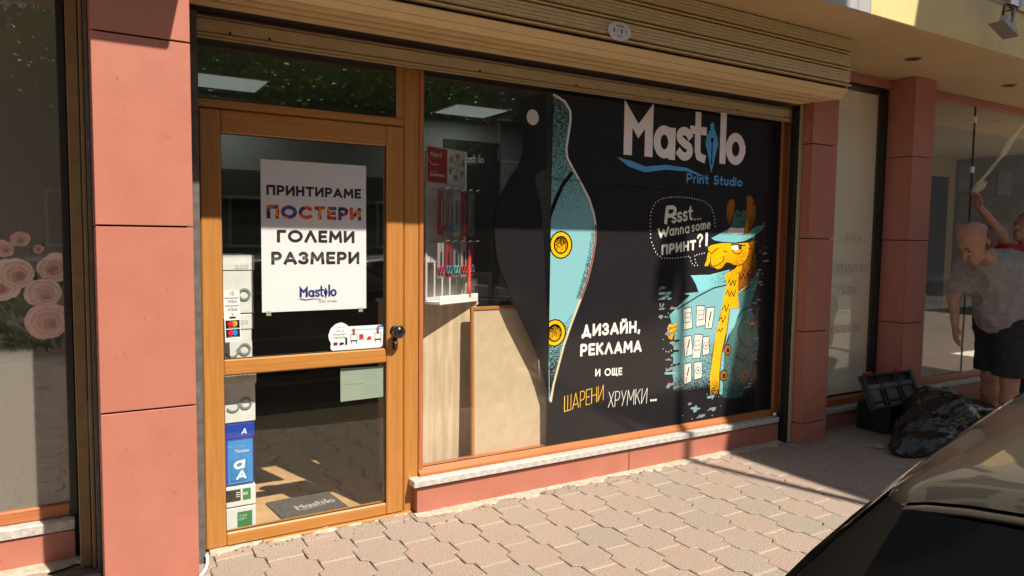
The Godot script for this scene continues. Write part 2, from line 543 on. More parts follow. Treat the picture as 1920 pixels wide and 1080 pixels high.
# ------------------------------------------------------------------ building above the shops
func building():
	var t := thing("apartment_building", "beige apartment building with a panelled soffit overhanging the row of shops", "building")
	bx("upper_wall", t, M.wall, [-9, 3.27, -6], [14, 10, 0.98], 0.01)
	bx("ceiling_void", t, M.dark, [-9, 2.992, -5], [14, 3.268, 0.982], 0.0)
	var xs := [-9.0, -2.6, 0.45, 2.24, 4.018, 5.815, 6.39, 8.2, 10.0, 14.0]
	for i in xs.size() - 1:
		bx("soffit_panel", t, M.soffit, [xs[i] + 0.002, 2.95, -0.045], [xs[i + 1] - 0.002, 2.99, 0.98], 0.002)
	var fx := [-9.0, -2.6, 0.45, 2.24, 4.033, 4.16, 5.777, 7.6, 9.4, 14.0]
	for i in fx.size() - 1:
		bx("fascia_panel", t, M.fascia_grey if i >= 2 and i <= 4 else M.fascia, [fx[i] + 0.002, 2.948, 0.984], [fx[i + 1] - 0.002, 3.27, 1.0], 0.003)
	for p in [[5.43, 0.537], [7.01, 0.486], [8.9, 0.5], [2.9, 0.8]]:
		var mb := MB.new(true)
		mb.lathe([[0.030, 0.004], [0.036, -0.006], [0.056, -0.006], [0.06, 0.0]], Vector3(p[0], 2.95, p[1]), Vector3.UP, 20)
		var d := part("downlight", mb.done(), mat(lin(0.16, 0.12, 0.08), 0.4, 0.6), t)
		var c := MB.new(true)
		c.lathe([[0.0, 0.0], [0.032, 0.0]], Vector3(p[0], 2.9495, p[1]), Vector3.DOWN, 16)
		part("lens", c.done(), M.dark, d)
	var gm := mat(lin(0.03, 0.035, 0.04), 0.05)
	for f in 2:
		for k in 7:
			var x := -7.0 + k * 2.9
			var w := bx("window", t, M.rail_brown, [x, 3.75 + f * 2.9, 0.96], [x + 2.0, 5.8 + f * 2.9, 1.02], 0.01)
			for s in 2:
				bx("pane", w, gm, [x + 0.07 + s * 0.95, 3.82 + f * 2.9, 1.0], [x + 0.98 + s * 0.95, 5.73 + f * 2.9, 1.024], 0.003)
	# party walls and heads that close the shops
	for w in [[0.03, -0.3], [4.72, -0.05], [6.05, -0.05]]:
		bx("party_wall", t, M.plaster, [w[0], -0.02, -4.0], [w[0] + 0.26, 2.992, w[1]], 0.0)
	bx("back_wall", t, M.plaster, [-6, -0.02, -4.2], [12, 2.992, -4.0], 0.0)
	bx("window_head", t, M.clad, [0.30, 2.56, -0.06], [4.70, 2.949, 0.055], 0.0)
	bx("end_wall", t, M.plaster, [-6.2, -0.02, -4.0], [-6.0, 2.992, -0.3], 0.0)
	bx("end_wall", t, M.plaster, [12.0, -0.02, -4.0], [12.2, 2.992, 0.0], 0.0)
	# sign box over the shop next door: its shadow falls on the pillar
	var s := thing("sign_box", "deep sign box on the fascia above the flower window", "sign")
	bx("case", s, M.fascia, [-5.0, 2.952, 1.006], [0.445, 3.62, 1.155], 0.006)
	bx("face", s, M.fascia_grey, [-4.94, 3.0, 1.152], [0.40, 3.57, 1.161], 0.003)
	# white sign and the floodlight on the fascia at the right
	var wsn := thing("fascia_sign", "white sign panel on the yellow fascia at the top right corner", "sign")
	bx("panel", wsn, M.white, [5.93, 3.275, 1.003], [8.6, 3.7, 1.05], 0.004)
	bx("bracket", wsn, M.chrome, [5.78, 3.29, 1.003], [5.925, 3.62, 1.03], 0.004)
	var fl := thing("floodlight", "small grey floodlight hanging off a pipe in front of the yellow fascia", "floodlight")
	var pi := MB.new(true)
	pi.tube([Vector3(5.46, 3.62, 1.04), Vector3(5.46, 3.30, 1.14), Vector3(5.46, 3.15, 1.14)], 0.014, 10)
	part("pipe", pi.done(), mat(lin(0.30, 0.26, 0.18), 0.4, 0.5), fl)
	var cb := MB.new(true)
	var ring := []
	for k in 15:
		var a := deg_to_rad(-50.0 + k * 19.0)
		ring.append(Vector3(5.48 + 0.062 * cos(a), 3.145 + 0.052 * sin(a), 1.15))
	cb.tube(ring, 0.0055, 6)
	part("cable", cb.done(), M.dark, fl)
	var hd := MB.new()
	var xf := Transform3D(Basis(Vector3(0, 0, 1), -0.32), Vector3(5.485, 3.065, 1.14))
	hd.box(Vector3(-0.045, -0.015, -0.035), Vector3(0.075, 0.055, 0.035), 0.012, xf)
	part("housing", hd.done(), mat(lin(0.42, 0.41, 0.38), 0.45, 0.3), fl)
	var rf := MB.new()
	rf.prism(PackedVector2Array([Vector2(-0.13, -0.05), Vector2(0.10, -0.05), Vector2(0.06, -0.012), Vector2(-0.055, -0.012)]), xf * Vector3(0, 0, -0.05), xf.basis.x, xf.basis.y, xf.basis.z, 0.10)
	part("reflector", rf.done(), mat(lin(0.34, 0.30, 0.28), 0.35, 0.4), fl)
	var yk := MB.new()
	yk.box(Vector3(-0.012, -0.01, 0.036), Vector3(0.012, 0.11, 0.042), 0.002, xf)
	yk.box(Vector3(-0.012, -0.01, -0.042), Vector3(0.012, 0.11, -0.036), 0.002, xf)
	yk.box(Vector3(-0.012, 0.102, -0.036), Vector3(0.012, 0.11, 0.036), 0.002, xf)
	part("yoke", yk.done(), mat(lin(0.22, 0.20, 0.18), 0.4, 0.5), fl)

# ------------------------------------------------------------------ clad pillars
func clad_pillar(label: String, x0: float, x1: float, zb: float, zf: float, ys: Array, top: float):
	var t := thing("clad_pillar", label, "pillar", "salmon clad pillars between the shops")
	bx("core", t, M.dark, [x0 + 0.02, -0.015, zb], [x1 - 0.02, top, zf - 0.02], 0.0)
	for i in ys.size() - 1:
		var lo: float = ys[i] + (0.0035 if i > 0 else 0.0)
		var hi: float = ys[i + 1] - 0.0035
		var m: Material = M.clad if i % 2 == 0 else M.clad_b
		bx("panel", t, m, [x0, lo, zf - 0.016], [x1, hi, zf], 0.0015)
		bx("panel", t, m, [x0 + 0.001, lo, zb], [x0 + 0.017, hi, zf - 0.018], 0.0015)
		bx("panel", t, m, [x1 - 0.017, lo, zb], [x1 - 0.001, hi, zf - 0.018], 0.0015)

func pillars():
	clad_pillar("salmon panelled pillar left of the wooden glass door, widest and nearest", 0.046, 0.378, -0.06, 0.64, [0.0, 0.872, 1.581, 2.290, 2.952], 2.949)
	clad_pillar("salmon panelled pillar at the right end of the black print window", 4.69, 4.99, -0.04, 0.24, [0.0, 0.162, 0.872, 1.581, 2.290, 2.952], 2.949)
	clad_pillar("salmon panelled pillar behind the open toolbox, beside the workmen", 6.005, 6.31, -0.04, 0.24, [0.0, 0.162, 0.872, 1.581, 2.290, 2.952], 2.949)

# ------------------------------------------------------------------ shop next door on the left
func left_shop():
	var t := thing("flower_window", "shop window printed with pale roses behind the left edge", "shop window")
	bx("wall_panel", t, M.clad, [-3.0, 0.0, -0.235], [-0.06, 0.143, -0.2], 0.002)
	bx("sill", t, M.granite, [-3.0, 0.150, -0.29], [-0.058, 0.198, -0.188], 0.004)
	bx("frame_rail", t, M.frame_h, [-3.0, 0.199, -0.30], [-0.075, 0.262, -0.245], 0.006)
	bx("frame_stile", t, mat(lin(0.02, 0.015, 0.013), 0.4), [-0.078, 0.199, -0.302], [-0.044, 2.93, -0.236], 0.004)
	bx("frame_rail", t, M.frame_h, [-3.0, 2.80, -0.30], [-0.08, 2.94, -0.245], 0.006)
	bx("pane", t, M.glass, [-3.0, 0.262, -0.268], [-0.078, 2.80, -0.263], 0.0)
	var pr := print_roses()
	var pm := mat(Color.WHITE, 0.5)
	pm.albedo_texture = pr
	part("print", sheet(Vector3(-1.5, 0.262, -0.272), Vector3(-0.078, 0.262, -0.272), Vector3(-0.078, 2.80, -0.272), Vector3(-1.5, 2.80, -0.272)), pm, t, "pale rose bouquet printed on a grey backing")
	bx("backing", t, mat(lin(0.22, 0.21, 0.19), 0.8), [-3.0, 0.2, -0.29], [-0.078, 2.80, -0.275], 0.0)
	var r := thing("shutter_rail", "brown shutter guide rail beside the flower window", "rail")
	bx("rail_face", r, M.rail_brown, [-0.040, 0.0, -0.14], [0.006, 2.94, -0.085], 0.003)
	bx("rail_lip", r, M.rail_brown, [0.010, 0.0, -0.12], [0.026, 2.94, -0.05], 0.003)
	bx("rail_back", r, M.rail_grey, [0.029, 0.0, -0.10], [0.0445, 2.94, 0.02], 0.002)

# ------------------------------------------------------------------ the print shop: door and window
func main_shop():
	var fr := thing("door_frame", "golden oak door frame with a fanlight above the glass door", "door frame")
	bx("post", fr, M.oak_v, [0.385, 0.0, -0.04], [0.481, 2.56, 0.02], 0.004)
	bx("post", fr, M.oak_v, [1.519, 0.0, -0.04], [1.606, 2.56, 0.030], 0.005)
	bx("transom_bar", fr, M.oak_h, [0.481, 2.152, -0.04], [1.519, 2.196, 0.026], 0.005)
	bx("head_rail", fr, M.oak_h, [0.481, 2.50, -0.04], [1.519, 2.56, 0.026], 0.005)
	bx("pane", fr, M.glass, [0.481, 2.196, 0.004], [1.519, 2.50, 0.010], 0.0)
	for g in [[[0.483, 2.196, 0.011], [0.488, 2.5, 0.015]], [[1.478, 2.196, 0.011], [1.519, 2.5, 0.02]], [[0.483, 2.196, 0.011], [1.519, 2.201, 0.016]]]:
		bx("gasket", fr, M.gasket if g[0][0] < 1.0 else M.oak_v, g[0], g[1], 0.001)
	bx("threshold", fr, M.oak_h, [0.75, -0.004, 0.0], [1.56, 0.010, 0.052], 0.003)
	var d := thing("glass_door", "golden oak framed glass door with posters and a black knob", "door")
	bx("stile", d, M.oak_v, [0.485, 0.012, -0.025], [0.580, 2.148, 0.034], 0.006)
	bx("stile", d, M.oak_v, [1.416, 0.012, -0.025], [1.515, 2.148, 0.034], 0.006)
	bx("rail", d, M.oak_h, [0.580, 0.012, -0.022], [1.416, 0.078, 0.033], 0.006)
	bx("rail", d, M.oak_h, [0.580, 0.866, -0.022], [1.416, 0.944, 0.033], 0.006)
	bx("rail", d, M.oak_h, [0.580, 2.038, -0.022], [1.416, 2.148, 0.033], 0.006)
	for y in [[0.078, 0.866], [0.944, 2.038]]:
		var p := bx("pane", d, M.glass, [0.580, y[0], 0.008], [1.416, y[1], 0.014], 0.0)
		for g in [[[0.580, y[0], 0.015], [0.584, y[1], 0.020]], [[1.411, y[0], 0.015], [1.416, y[1], 0.020]], [[0.584, y[0], 0.015], [1.411, y[0] + 0.005, 0.020]], [[0.584, y[1] - 0.004, 0.015], [1.411, y[1], 0.020]]]:
			bx("gasket", p, M.gasket, g[0], g[1], 0.001)
	var kb := MB.new(true)
	kb.lathe([[0.0, 0.0], [0.028, 0.0], [0.028, 0.006], [0.013, 0.010], [0.012, 0.032], [0.022, 0.038], [0.034, 0.052], [0.037, 0.066], [0.030, 0.080], [0.012, 0.088], [0.0, 0.089]], Vector3(1.462, 1.040, 0.034), Vector3(0, 0, 1), 24)
	part("knob", kb.done(), mat(lin(0.01, 0.01, 0.011), 0.18, 0.0, 0.6), d, "shiny black door knob")
	var ks := bx("lock_plate", d, mat(lin(0.012, 0.012, 0.012), 0.3), [1.449, 0.935, 0.034], [1.477, 1.000, 0.042], 0.006)
	var kc := MB.new(true)
	kc.lathe([[0.0, 0.012], [0.0085, 0.012], [0.0095, 0.010], [0.0095, 0.0]], Vector3(1.463, 0.978, 0.042), Vector3(0, 0, 1), 16)
	part("key_cylinder", kc.done(), M.chrome, ks)
	bx("keyhole_cover", ks, M.chrome, [1.458, 0.945, 0.042], [1.468, 0.966, 0.052], 0.002)

	var w := thing("shop_window", "large print shop window with a black illustrated film and an open left part", "shop window")
	bx("frame_stile", w, M.frame_v, [1.608, 0.200, -0.045], [1.634, 2.56, 0.034], 0.004)
	bx("frame_stile", w, M.frame_v, [4.612, 0.200, -0.045], [4.685, 2.56, 0.034], 0.004)
	var rl := MB.new()
	rl.prism(PackedVector2Array([Vector2(-0.045, 0.2), Vector2(0.052, 0.2), Vector2(0.052, 0.218), Vector2(0.022, 0.243), Vector2(-0.045, 0.243)]), Vector3(1.607, 0, 0), Vector3(0, 0, 1), Vector3.UP, Vector3.RIGHT, 3.045)
	part("frame_rail", rl.done(), M.frame_h, w)
	bx("frame_rail", w, M.frame_h, [1.634, 2.50, -0.045], [4.612, 2.56, 0.032], 0.004)
	bx("pane", w, M.glass, [1.634, 0.243, 0.010], [4.612, 2.50, 0.016], 0.0)
	bx("gasket", w, M.gasket, [1.634, 0.243, 0.0165], [4.612, 0.2475, 0.0215], 0.001)
	bx("gasket", w, M.gasket, [1.634, 0.2475, 0.0165], [1.6385, 2.50, 0.0215], 0.001)
	film(w)
	var pl := thing("window_plinth", "low salmon clad wall with a granite sill under the print window", "wall")
	bx("core", pl, M.dark, [1.60, -0.015, -0.05], [4.66, 0.157, 0.07], 0.0)
	bx("panel", pl, M.clad, [1.575, 0.002, 0.074], [3.109, 0.148, 0.09], 0.0015)
	bx("panel", pl, M.clad_b, [3.115, 0.002, 0.074], [4.62, 0.148, 0.0895], 0.0015)
	bx("panel", pl, M.clad, [1.578, 0.002, 0.0], [1.594, 0.148, 0.072], 0.0015)
	bx("sill", pl, M.granite, [1.548, 0.160, -0.02], [4.60, 0.199, 0.112], 0.004)

# ------------------------------------------------------------------ roller shutter over the print shop
func shutter():
	var t := thing("roller_shutter", "beige ribbed roller shutter housing with its curtain rolled up above the print shop", "roller shutter")
	var x0 := 0.40
	var L := 4.17
	for k in 3:
		var y1 := 2.944 - k * 0.107
		var p := [Vector2(0.575, y1), Vector2(0.606, y1)]
		for r in 4:
			var ya := y1 - 0.004 - r * 0.0185
			p.append_array([Vector2(0.611, ya), Vector2(0.611, ya - 0.0140), Vector2(0.6065, ya - 0.0155), Vector2(0.6065, ya - 0.0175)])
		p.append_array([Vector2(0.608, y1 - 0.079), Vector2(0.575, y1 - 0.079)])
		var mb := MB.new()
		mb.prism(PackedVector2Array(p), Vector3(x0, 0, 0), Vector3(0, 0, 1), Vector3.UP, Vector3.RIGHT, L - k * 0.004)
		var hp := part("housing_panel", mb.done(), M.shutter_b, t)
		var lb := MB.new()
		lb.prism(PackedVector2Array([Vector2(0.575, y1 - 0.089), Vector2(0.606, y1 - 0.089), Vector2(0.617, y1 - 0.092), Vector2(0.617, y1 - 0.098), Vector2(0.575, y1 - 0.098)]), Vector3(x0, 0, 0), Vector3(0, 0, 1), Vector3.UP, Vector3.RIGHT, L + 0.004)
		part("lip", lb.done(), M.shutter, hp)
	bx("housing_back", t, M.dark, [x0 + 0.01, 2.575, 0.058], [x0 + L - 0.02, 2.946, 0.574], 0.0)
	var sl := MB.new()
	sl.prism(PackedVector2Array([Vector2(0.600, 2.612), Vector2(0.606, 2.606), Vector2(0.545, 2.549), Vector2(0.538, 2.549), Vector2(0.525, 2.570), Vector2(0.575, 2.615)]), Vector3(x0, 0, 0), Vector3(0, 0, 1), Vector3.UP, Vector3.RIGHT, L - 0.01)
	part("sloping_panel", sl.done(), M.shutter, t)
	var a := 0.530
	for k in [[0.112, 2.556], [0.104, 2.562], [0.125, 2.567]]:
		var mb := MB.new()
		var y: float = k[1]
		var b: float = a - k[0]
		mb.prism(PackedVector2Array([Vector2(a - 0.012, y - 0.004), Vector2(a - 0.014, y - 0.010), Vector2(a - 0.016, y - 0.004), Vector2((a + b) * 0.5 + 0.012, y - 0.001), Vector2((a + b) * 0.5 + 0.008, y + 0.014), Vector2((a + b) * 0.5, y - 0.003), Vector2((a + b) * 0.5 - 0.022, y), Vector2((a + b) * 0.5 - 0.026, y + 0.006), Vector2((a + b) * 0.5 - 0.030, y), Vector2(b + 0.009, y + 0.001), Vector2(b + 0.009, y + 0.020), Vector2(a - 0.012, y + 0.018)]), Vector3(x0, 0, 0), Vector3(0, 0, 1), Vector3.UP, Vector3.RIGHT, L - 0.012)
		part("underside_panel", mb.done(), M.shutter, t)
		a = b
	var end := MB.new()
	end.prism(PackedVector2Array([Vector2(0.07, 2.575), Vector2(0.53, 2.56), Vector2(0.60, 2.625), Vector2(0.60, 2.94), Vector2(0.07, 2.94)]), Vector3(x0 + L - 0.02, 0, 0), Vector3(0, 0, 1), Vector3.UP, Vector3.RIGHT, 0.004)
	part("end_plate", end.done(), M.shutter_b, t)
	# the last slats of the curtain
	for k in [[2.464, 2.484, 0.092], [2.487, 2.548, 0.086], [2.553, 2.563, 0.080]]:
		var s := bx("slat", t, M.shutter_b, [0.43, k[0], k[2] - 0.016], [4.655, k[1], k[2]], 0.004)
		if k[0] < 2.5 and k[0] > 2.48:
			for x in [0.62, 0.80, 1.95, 2.62, 3.4, 4.05, 4.56, 4.60]:
				var bo := MB.new(true)
				bo.lathe([[0.0, 0.006], [0.005, 0.005], [0.007, 0.0]], Vector3(x, 2.494, k[2]), Vector3(0, 0, 1), 10)
				part("bolt", bo.done(), M.dark, s)
	bx("bottom_seal", t, M.rail, [0.43, 2.458, 0.074], [4.655, 2.4635, 0.096], 0.001)
	bx("guide_rail", t, M.rail, [4.652, 0.0, 0.146], [4.686, 2.585, 0.158], 0.002)
	bx("guide_rail", t, M.gasket, [4.625, 0.0, 0.098], [4.66, 2.55, 0.143], 0.002)
	bx("guide_channel", t, M.gasket, [4.664, 0.0, 0.06], [4.688, 2.58, 0.145], 0.002)
	bx("guide_rail", t, M.rail_grey, [0.395, 0.0, 0.13], [0.468, 2.56, 0.15], 0.003)
	bx("guide_channel", t, M.gasket, [0.385, 0.0, 0.05], [0.462, 2.56, 0.128], 0.002)
	var st := thing("oval_sign", "small white oval number sign fixed to the shutter housing", "sign")
	var ov := []
	for k in 28:
		ov.append(Vector2(0.079 * cos(TAU * k / 28.0), 0.050 * sin(TAU * k / 28.0)))
	var om := MB.new()
	om.prism(PackedVector2Array(ov), Vector3(2.514, 2.674, 0.6195), Vector3.RIGHT, Vector3.UP, Vector3(0, 0, 1), 0.004)
	part("plate", om.done(), mat(lin(0.62, 0.60, 0.60), 0.4), st)
	var c := Canvas.new(0, 0, 140, 84, 4.0, Color(0, 0, 0, 0))
	c.text("ДАЙКС", [42, 66, 100, 62, 11], 0.20, Color(0.05, 0.04, 0.05))
	c.text("6", [24, 34, 38, 34, 23], 0.22, Color(0.03, 0.03, 0.03))
	c.text("1", [52, 33, 59, 33, 23], 0.24, Color(0.03, 0.03, 0.03))
	c.text("8", [76, 32, 91, 32, 23], 0.22, Color(0.03, 0.03, 0.03))
	c.text("1", [108, 31, 115, 31, 23], 0.24, Color(0.03, 0.03, 0.03))
	c.text("СОТ", [54, 12, 86, 12, 9], 0.2, Color(0.1, 0.1, 0.1))
	part("lettering", sheet(Vector3(2.444, 2.632, 0.6242), Vector3(2.584, 2.632, 0.6242), Vector3(2.584, 2.716, 0.6242), Vector3(2.444, 2.716, 0.6242)), c.cut(0.5), st)

# ------------------------------------------------------------------ shops on the right
func right_shops():
	var t := thing("blind_window", "shop window with a cream blind and faint lettering between two salmon pillars", "shop window")
	bx("wall_panel", t, M.clad, [5.0, 0.0, 0.02], [6.0, 0.125, 0.055], 0.002)
	bx("sill", t, M.granite, [5.0, 0.132, -0.03], [6.0, 0.172, 0.075], 0.004)
	bx("frame_rail", t, M.frame_h, [5.0, 0.173, -0.05], [6.0, 0.235, 0.02], 0.005)
	bx("frame_rail", t, M.clad, [4.995, 2.875, -0.05], [6.0, 2.948, 0.03], 0.003)
	bx("frame_stile", t, M.gasket, [5.945, 0.235, -0.05], [6.0, 2.872, 0.012], 0.004)
	bx("frame_rail", t, M.gasket, [4.995, 2.855, -0.05], [5.945, 2.874, 0.01], 0.003)
	bx("pane", t, M.glass, [4.98, 0.235, -0.012], [5.945, 2.855, -0.006], 0.0)
	var bl := MB.new(true)
	for k in 10:                                     # soft folds of the blind
		var x := 4.98 + k * 0.0965
		bl.q(Vector3(x, 0.25, -0.05 - 0.006 * (k % 2)), Vector3(x, 2.83, -0.05 - 0.006 * (k % 2)), Vector3(x + 0.0965, 2.83, -0.056 + 0.006 * (k % 2)), Vector3(x + 0.0965, 0.25, -0.056 + 0.006 * (k % 2)))
	part("blind", bl.done(), mat(lin(0.82, 0.75, 0.56), 0.8), t)
	bx("shade", t, mat(lin(0.10, 0.085, 0.06), 0.8), [4.98, 0.2, -0.10], [5.95, 2.9, -0.08], 0.0)
	var f := SystemFont.new()
	f.font_names = PackedStringArray(["Droid Serif"])
	for k in [["КОСА", 5.50, 1.60], ["РУКЕРСКО", 5.40, 1.335], ["СЪЛНЕ", 5.42, 1.145], ["ОБЛЕКЛИ", 5.36, 0.82]]:
		var tm := TextMesh.new()
		tm.font = f
		tm.text = k[0]
		tm.font_size = 32
		tm.pixel_size = 0.0026
		tm.depth = 0.001
		tm.horizontal_alignment = HORIZONTAL_ALIGNMENT_LEFT
		var o := part("lettering", tm, mat(lin(0.42, 0.36, 0.25), 0.6), t, "faint grey shop lettering on the glass")
		o.position = Vector3(k[1], k[2], -0.004)
	# far shop
	var s := thing("far_window", "tall frameless shop glass behind the two workmen", "shop window")
	bx("wall_panel", s, M.clad, [6.32, 0.0, 0.02], [12.0, 0.18, 0.055], 0.002)
	bx("sill", s, M.granite, [6.32, 0.186, -0.03], [12.0, 0.224, 0.08], 0.004)
	bx("frame_rail", s, M.frame_h, [6.32, 0.225, -0.05], [12.0, 0.285, 0.015], 0.005)
	bx("frame_rail", s, M.clad, [6.32, 2.885, -0.05], [12.0, 2.948, 0.03], 0.003)
	for x in [[6.32, 7.452], [7.458, 8.9], [8.906, 12.0]]:
		bx("pane", s, M.glass, [x[0], 0.285, -0.008], [x[1], 2.885, 0.0], 0.0)
	for x in [7.455, 8.903]:
		bx("seal", s, M.gasket, [x - 0.004, 0.285, -0.012], [x + 0.004, 2.885, 0.003], 0.0)
	for y in [2.76, 2.28]:
		bx("clamp", s, M.white, [7.43, y - 0.03, -0.012], [7.48, y + 0.03, 0.008], 0.003)
	var rm := thing("far_shop_room", "pale empty shop interior behind the workmen, with a black board", "room")
	bx("wall", rm, mat(lin(0.46, 0.39, 0.26), 0.9), [6.32, 0.2, -2.6], [12.0, 2.9, -2.5], 0.0)
	bx("floor", rm, mat(lin(0.62, 0.58, 0.50), 0.35), [6.32, 0.16, -2.5], [12.0, 0.2, -0.05], 0.0)
	bx("ceiling", rm, mat(lin(0.40, 0.35, 0.25), 0.9), [6.32, 2.9, -2.5], [12.0, 2.94, -0.05], 0.0)
	bx("black_board", rm, mat(lin(0.008, 0.008, 0.008), 0.35), [6.45, 0.75, -0.30], [7.56, 2.23, -0.27], 0.003)
	var st := thing("paper_notice", "small faint paper notice taped inside the far glass", "notice")
	bx("paper", st, mat(lin(0.06, 0.055, 0.05), 0.6), [6.78, 0.99, -0.012], [6.98, 1.20, -0.010], 0.0)

# ------------------------------------------------------------------ what throws the shade at the right
func awning():
	var t := thing("street_canopy", "tall flat canopy on posts over the pavement right of the print shop", "canopy")
	bx("roof", t, mat(lin(0.22, 0.20, 0.17), 0.8), [5.37, 6.5, 2.4], [10.5, 6.6, 6.45], 0.01)
	for x in [8.2, 10.2]:
		bx("post", t, mat(lin(0.2, 0.2, 0.2), 0.5, 0.5), [x, -0.01, 5.5], [x + 0.14, 6.5, 5.64], 0.006)
	var l := thing("lamp_post", "tall slim lamp post at the kerb, whose shadow crosses the paving", "lamp post")
	var mb := MB.new(true)
	mb.tube([Vector3(5.15, -0.01, 5.45), Vector3(5.15, 3.0, 5.45), Vector3(5.15, 9.5, 5.45)], [0.055, 0.045, 0.032], 12)
	part("pole", mb.done(), mat(lin(0.18, 0.18, 0.18), 0.45, 0.6), l)
	bx("lamp_head", l, mat(lin(0.25, 0.25, 0.25), 0.4, 0.5), [5.05, 9.45, 5.3], [5.25, 9.58, 6.1], 0.03)

# ------------------------------------------------------------------ flat prints, computed
class Canvas:
	var im: Image
	var x0: float
	var y1: float
	var s: float
	var W: int
	var H: int
	var pal := []                      # optional palette, laid out by noise
	var pn: FastNoiseLite
	func _init(a: float, b: float, c: float, d: float, px_per_mm: float, bg: Color):
		x0 = a; y1 = d; s = px_per_mm
		W = int((c - a) * s); H = int((d - b) * s)
		im = Image.create(W, H, false, Image.FORMAT_RGBA8)
		im.fill(bg)
	func tex() -> ImageTexture:
		return ImageTexture.create_from_image(im)
	func cut(rough: float) -> StandardMaterial3D:
		var m := StandardMaterial3D.new()
		m.albedo_texture = tex()
		m.roughness = rough
		m.transparency = BaseMaterial3D.TRANSPARENCY_ALPHA_SCISSOR
		m.alpha_scissor_threshold = 0.5
		return m
	func dot(x: int, y: int) -> float:
		var h := ((x >> 1) * 73856093) ^ ((y >> 1) * 19349663)
		h = (h ^ (h >> 13)) * 1274126177
		return float((h ^ (h >> 16)) & 1023) / 1023.0
	# fill; grain = [second colour, ax, ay, bx, by, share at a, share at b] mixes stippled dots of the second colour
	func fill(p: Array, c: Color, grain := []):
		var n := p.size() / 2
		var P := PackedVector2Array()
		var lo := 1e9
		var hi := -1e9
		for i in n:
			var v := Vector2((p[2 * i] - x0) * s, (y1 - p[2 * i + 1]) * s)
			P.append(v)
			lo = minf(lo, v.y)
			hi = maxf(hi, v.y)
		var A := Vector2.ZERO
		var D := Vector2.ZERO
		if grain.size() > 0:
			A = Vector2((grain[1] - x0) * s, (y1 - grain[2]) * s)
			D = Vector2((grain[3] - x0) * s, (y1 - grain[4]) * s) - A
			D /= D.length_squared()
		for y in range(maxi(0, int(floor(lo))), mini(H - 1, int(ceil(hi))) + 1):
			var yc := y + 0.5
			var xs := []
			for i in n:
				var a := P[i]
				var b := P[(i + 1) % n]
				if (a.y <= yc) != (b.y <= yc):
					xs.append(a.x + (yc - a.y) / (b.y - a.y) * (b.x - a.x))
			xs.sort()
			for k in range(0, xs.size() - 1, 2):
				var xa := maxi(0, int(round(xs[k])))
				var xb := mini(W, int(round(xs[k + 1])))
				if xb <= xa:
					continue
				if pal.size() > 0:
					for x in range(xa, xb):
						im.set_pixel(x, y, pal[posmod(int(pn.get_noise_2d(x * 1.0, y * 1.6) * 3.0 + x * 0.016), pal.size())])
				elif grain.size() == 0:
					im.fill_rect(Rect2i(xa, y, xb - xa, 1), c)
				else:
					for x in range(xa, xb):
						var u := clampf((Vector2(x, y) - A).dot(D), 0, 1)
						im.set_pixel(x, y, grain[0] if dot(x, y) < lerpf(grain[5], grain[6], u) else c)
	func stroke(p: Array, w: float, c: Color, square := true):
		var n := p.size() / 2
		for i in n - 1:
			var a := Vector2(p[2 * i], p[2 * i + 1])
			var b := Vector2(p[2 * i + 2], p[2 * i + 3])
			var d := (b - a).normalized()
			var e := Vector2(-d.y, d.x) * w * 0.5
			if square and i == 0: a -= d * w * 0.5
			if square and i == n - 2: b += d * w * 0.5
			fill([a.x + e.x, a.y + e.y, b.x + e.x, b.y + e.y, b.x - e.x, b.y - e.y, a.x - e.x, a.y - e.y], c)
			if i > 0:
				disc(p[2 * i], p[2 * i + 1], w * 0.5, w * 0.5, c)
		if not square:
			disc(p[0], p[1], w * 0.5, w * 0.5, c)
			disc(p[2 * n - 2], p[2 * n - 1], w * 0.5, w * 0.5, c)
	func disc(x: float, y: float, rx: float, ry: float, c: Color, grain := []):
		var p := []
		for k in 16:
			p.append_array([x + rx * cos(TAU * k / 16.0), y + ry * sin(TAU * k / 16.0)])
		fill(p, c, grain)
	func rect(a: float, b: float, c: float, d: float, col: Color):
		fill([a, b, c, b, c, d, a, d], col)
	static func arc(cx: float, cy: float, rx: float, ry: float, a0: float, a1: float, n := 12) -> Array:
		var o := []
		for k in n + 1:
			var a := deg_to_rad(lerpf(a0, a1, float(k) / n))
			o.append_array([cx + rx * cos(a), cy + ry * sin(a)])
		return o
	static var G := {}
	static func glyphs():
		if G.size() > 0:
			return
		G["П"] = [0.70, [0, 0, 0, 1, 0.7, 1, 0.7, 0]]
		G["Р"] = [0.58, [0, 0, 0, 1, 0.32, 1] + arc(0.32, 0.71, 0.27, 0.29, 85, -90) + [0, 0.42]]
		G["И"] = [0.72, [0, 1, 0, 0, 0.72, 1, 0.72, 0]]
		G["Й"] = [0.72, [0, 1, 0, 0, 0.72, 1, 0.72, 0], arc(0.36, 1.32, 0.17, 0.13, 180, 360)]
		G["Н"] = [0.68, [0, 0, 0, 1], [0.68, 0, 0.68, 1], [0, 0.5, 0.68, 0.5]]
		G["Т"] = [0.66, [0, 1, 0.66, 1], [0.33, 1, 0.33, 0]]
		G["А"] = [0.80, [0, 0, 0.4, 1, 0.8, 0], [0.15, 0.26, 0.65, 0.26]]
		G["М"] = [0.92, [0, 0, 0.06, 1, 0.46, 0.3, 0.86, 1, 0.92, 0]]
		G["Е"] = [0.52, [0.52, 1, 0, 1, 0, 0, 0.52, 0], [0, 0.5, 0.46, 0.5]]
		G["О"] = [1.0, arc(0.5, 0.5, 0.5, 0.5, 0, 360, 24)]
		G["С"] = [0.86, arc(0.5, 0.5, 0.5, 0.5, 48, 312, 20)]
		G["Г"] = [0.50, [0, 0, 0, 1, 0.5, 1]]
		G["Л"] = [0.80, [0, 0, 0.4, 1, 0.8, 0]]
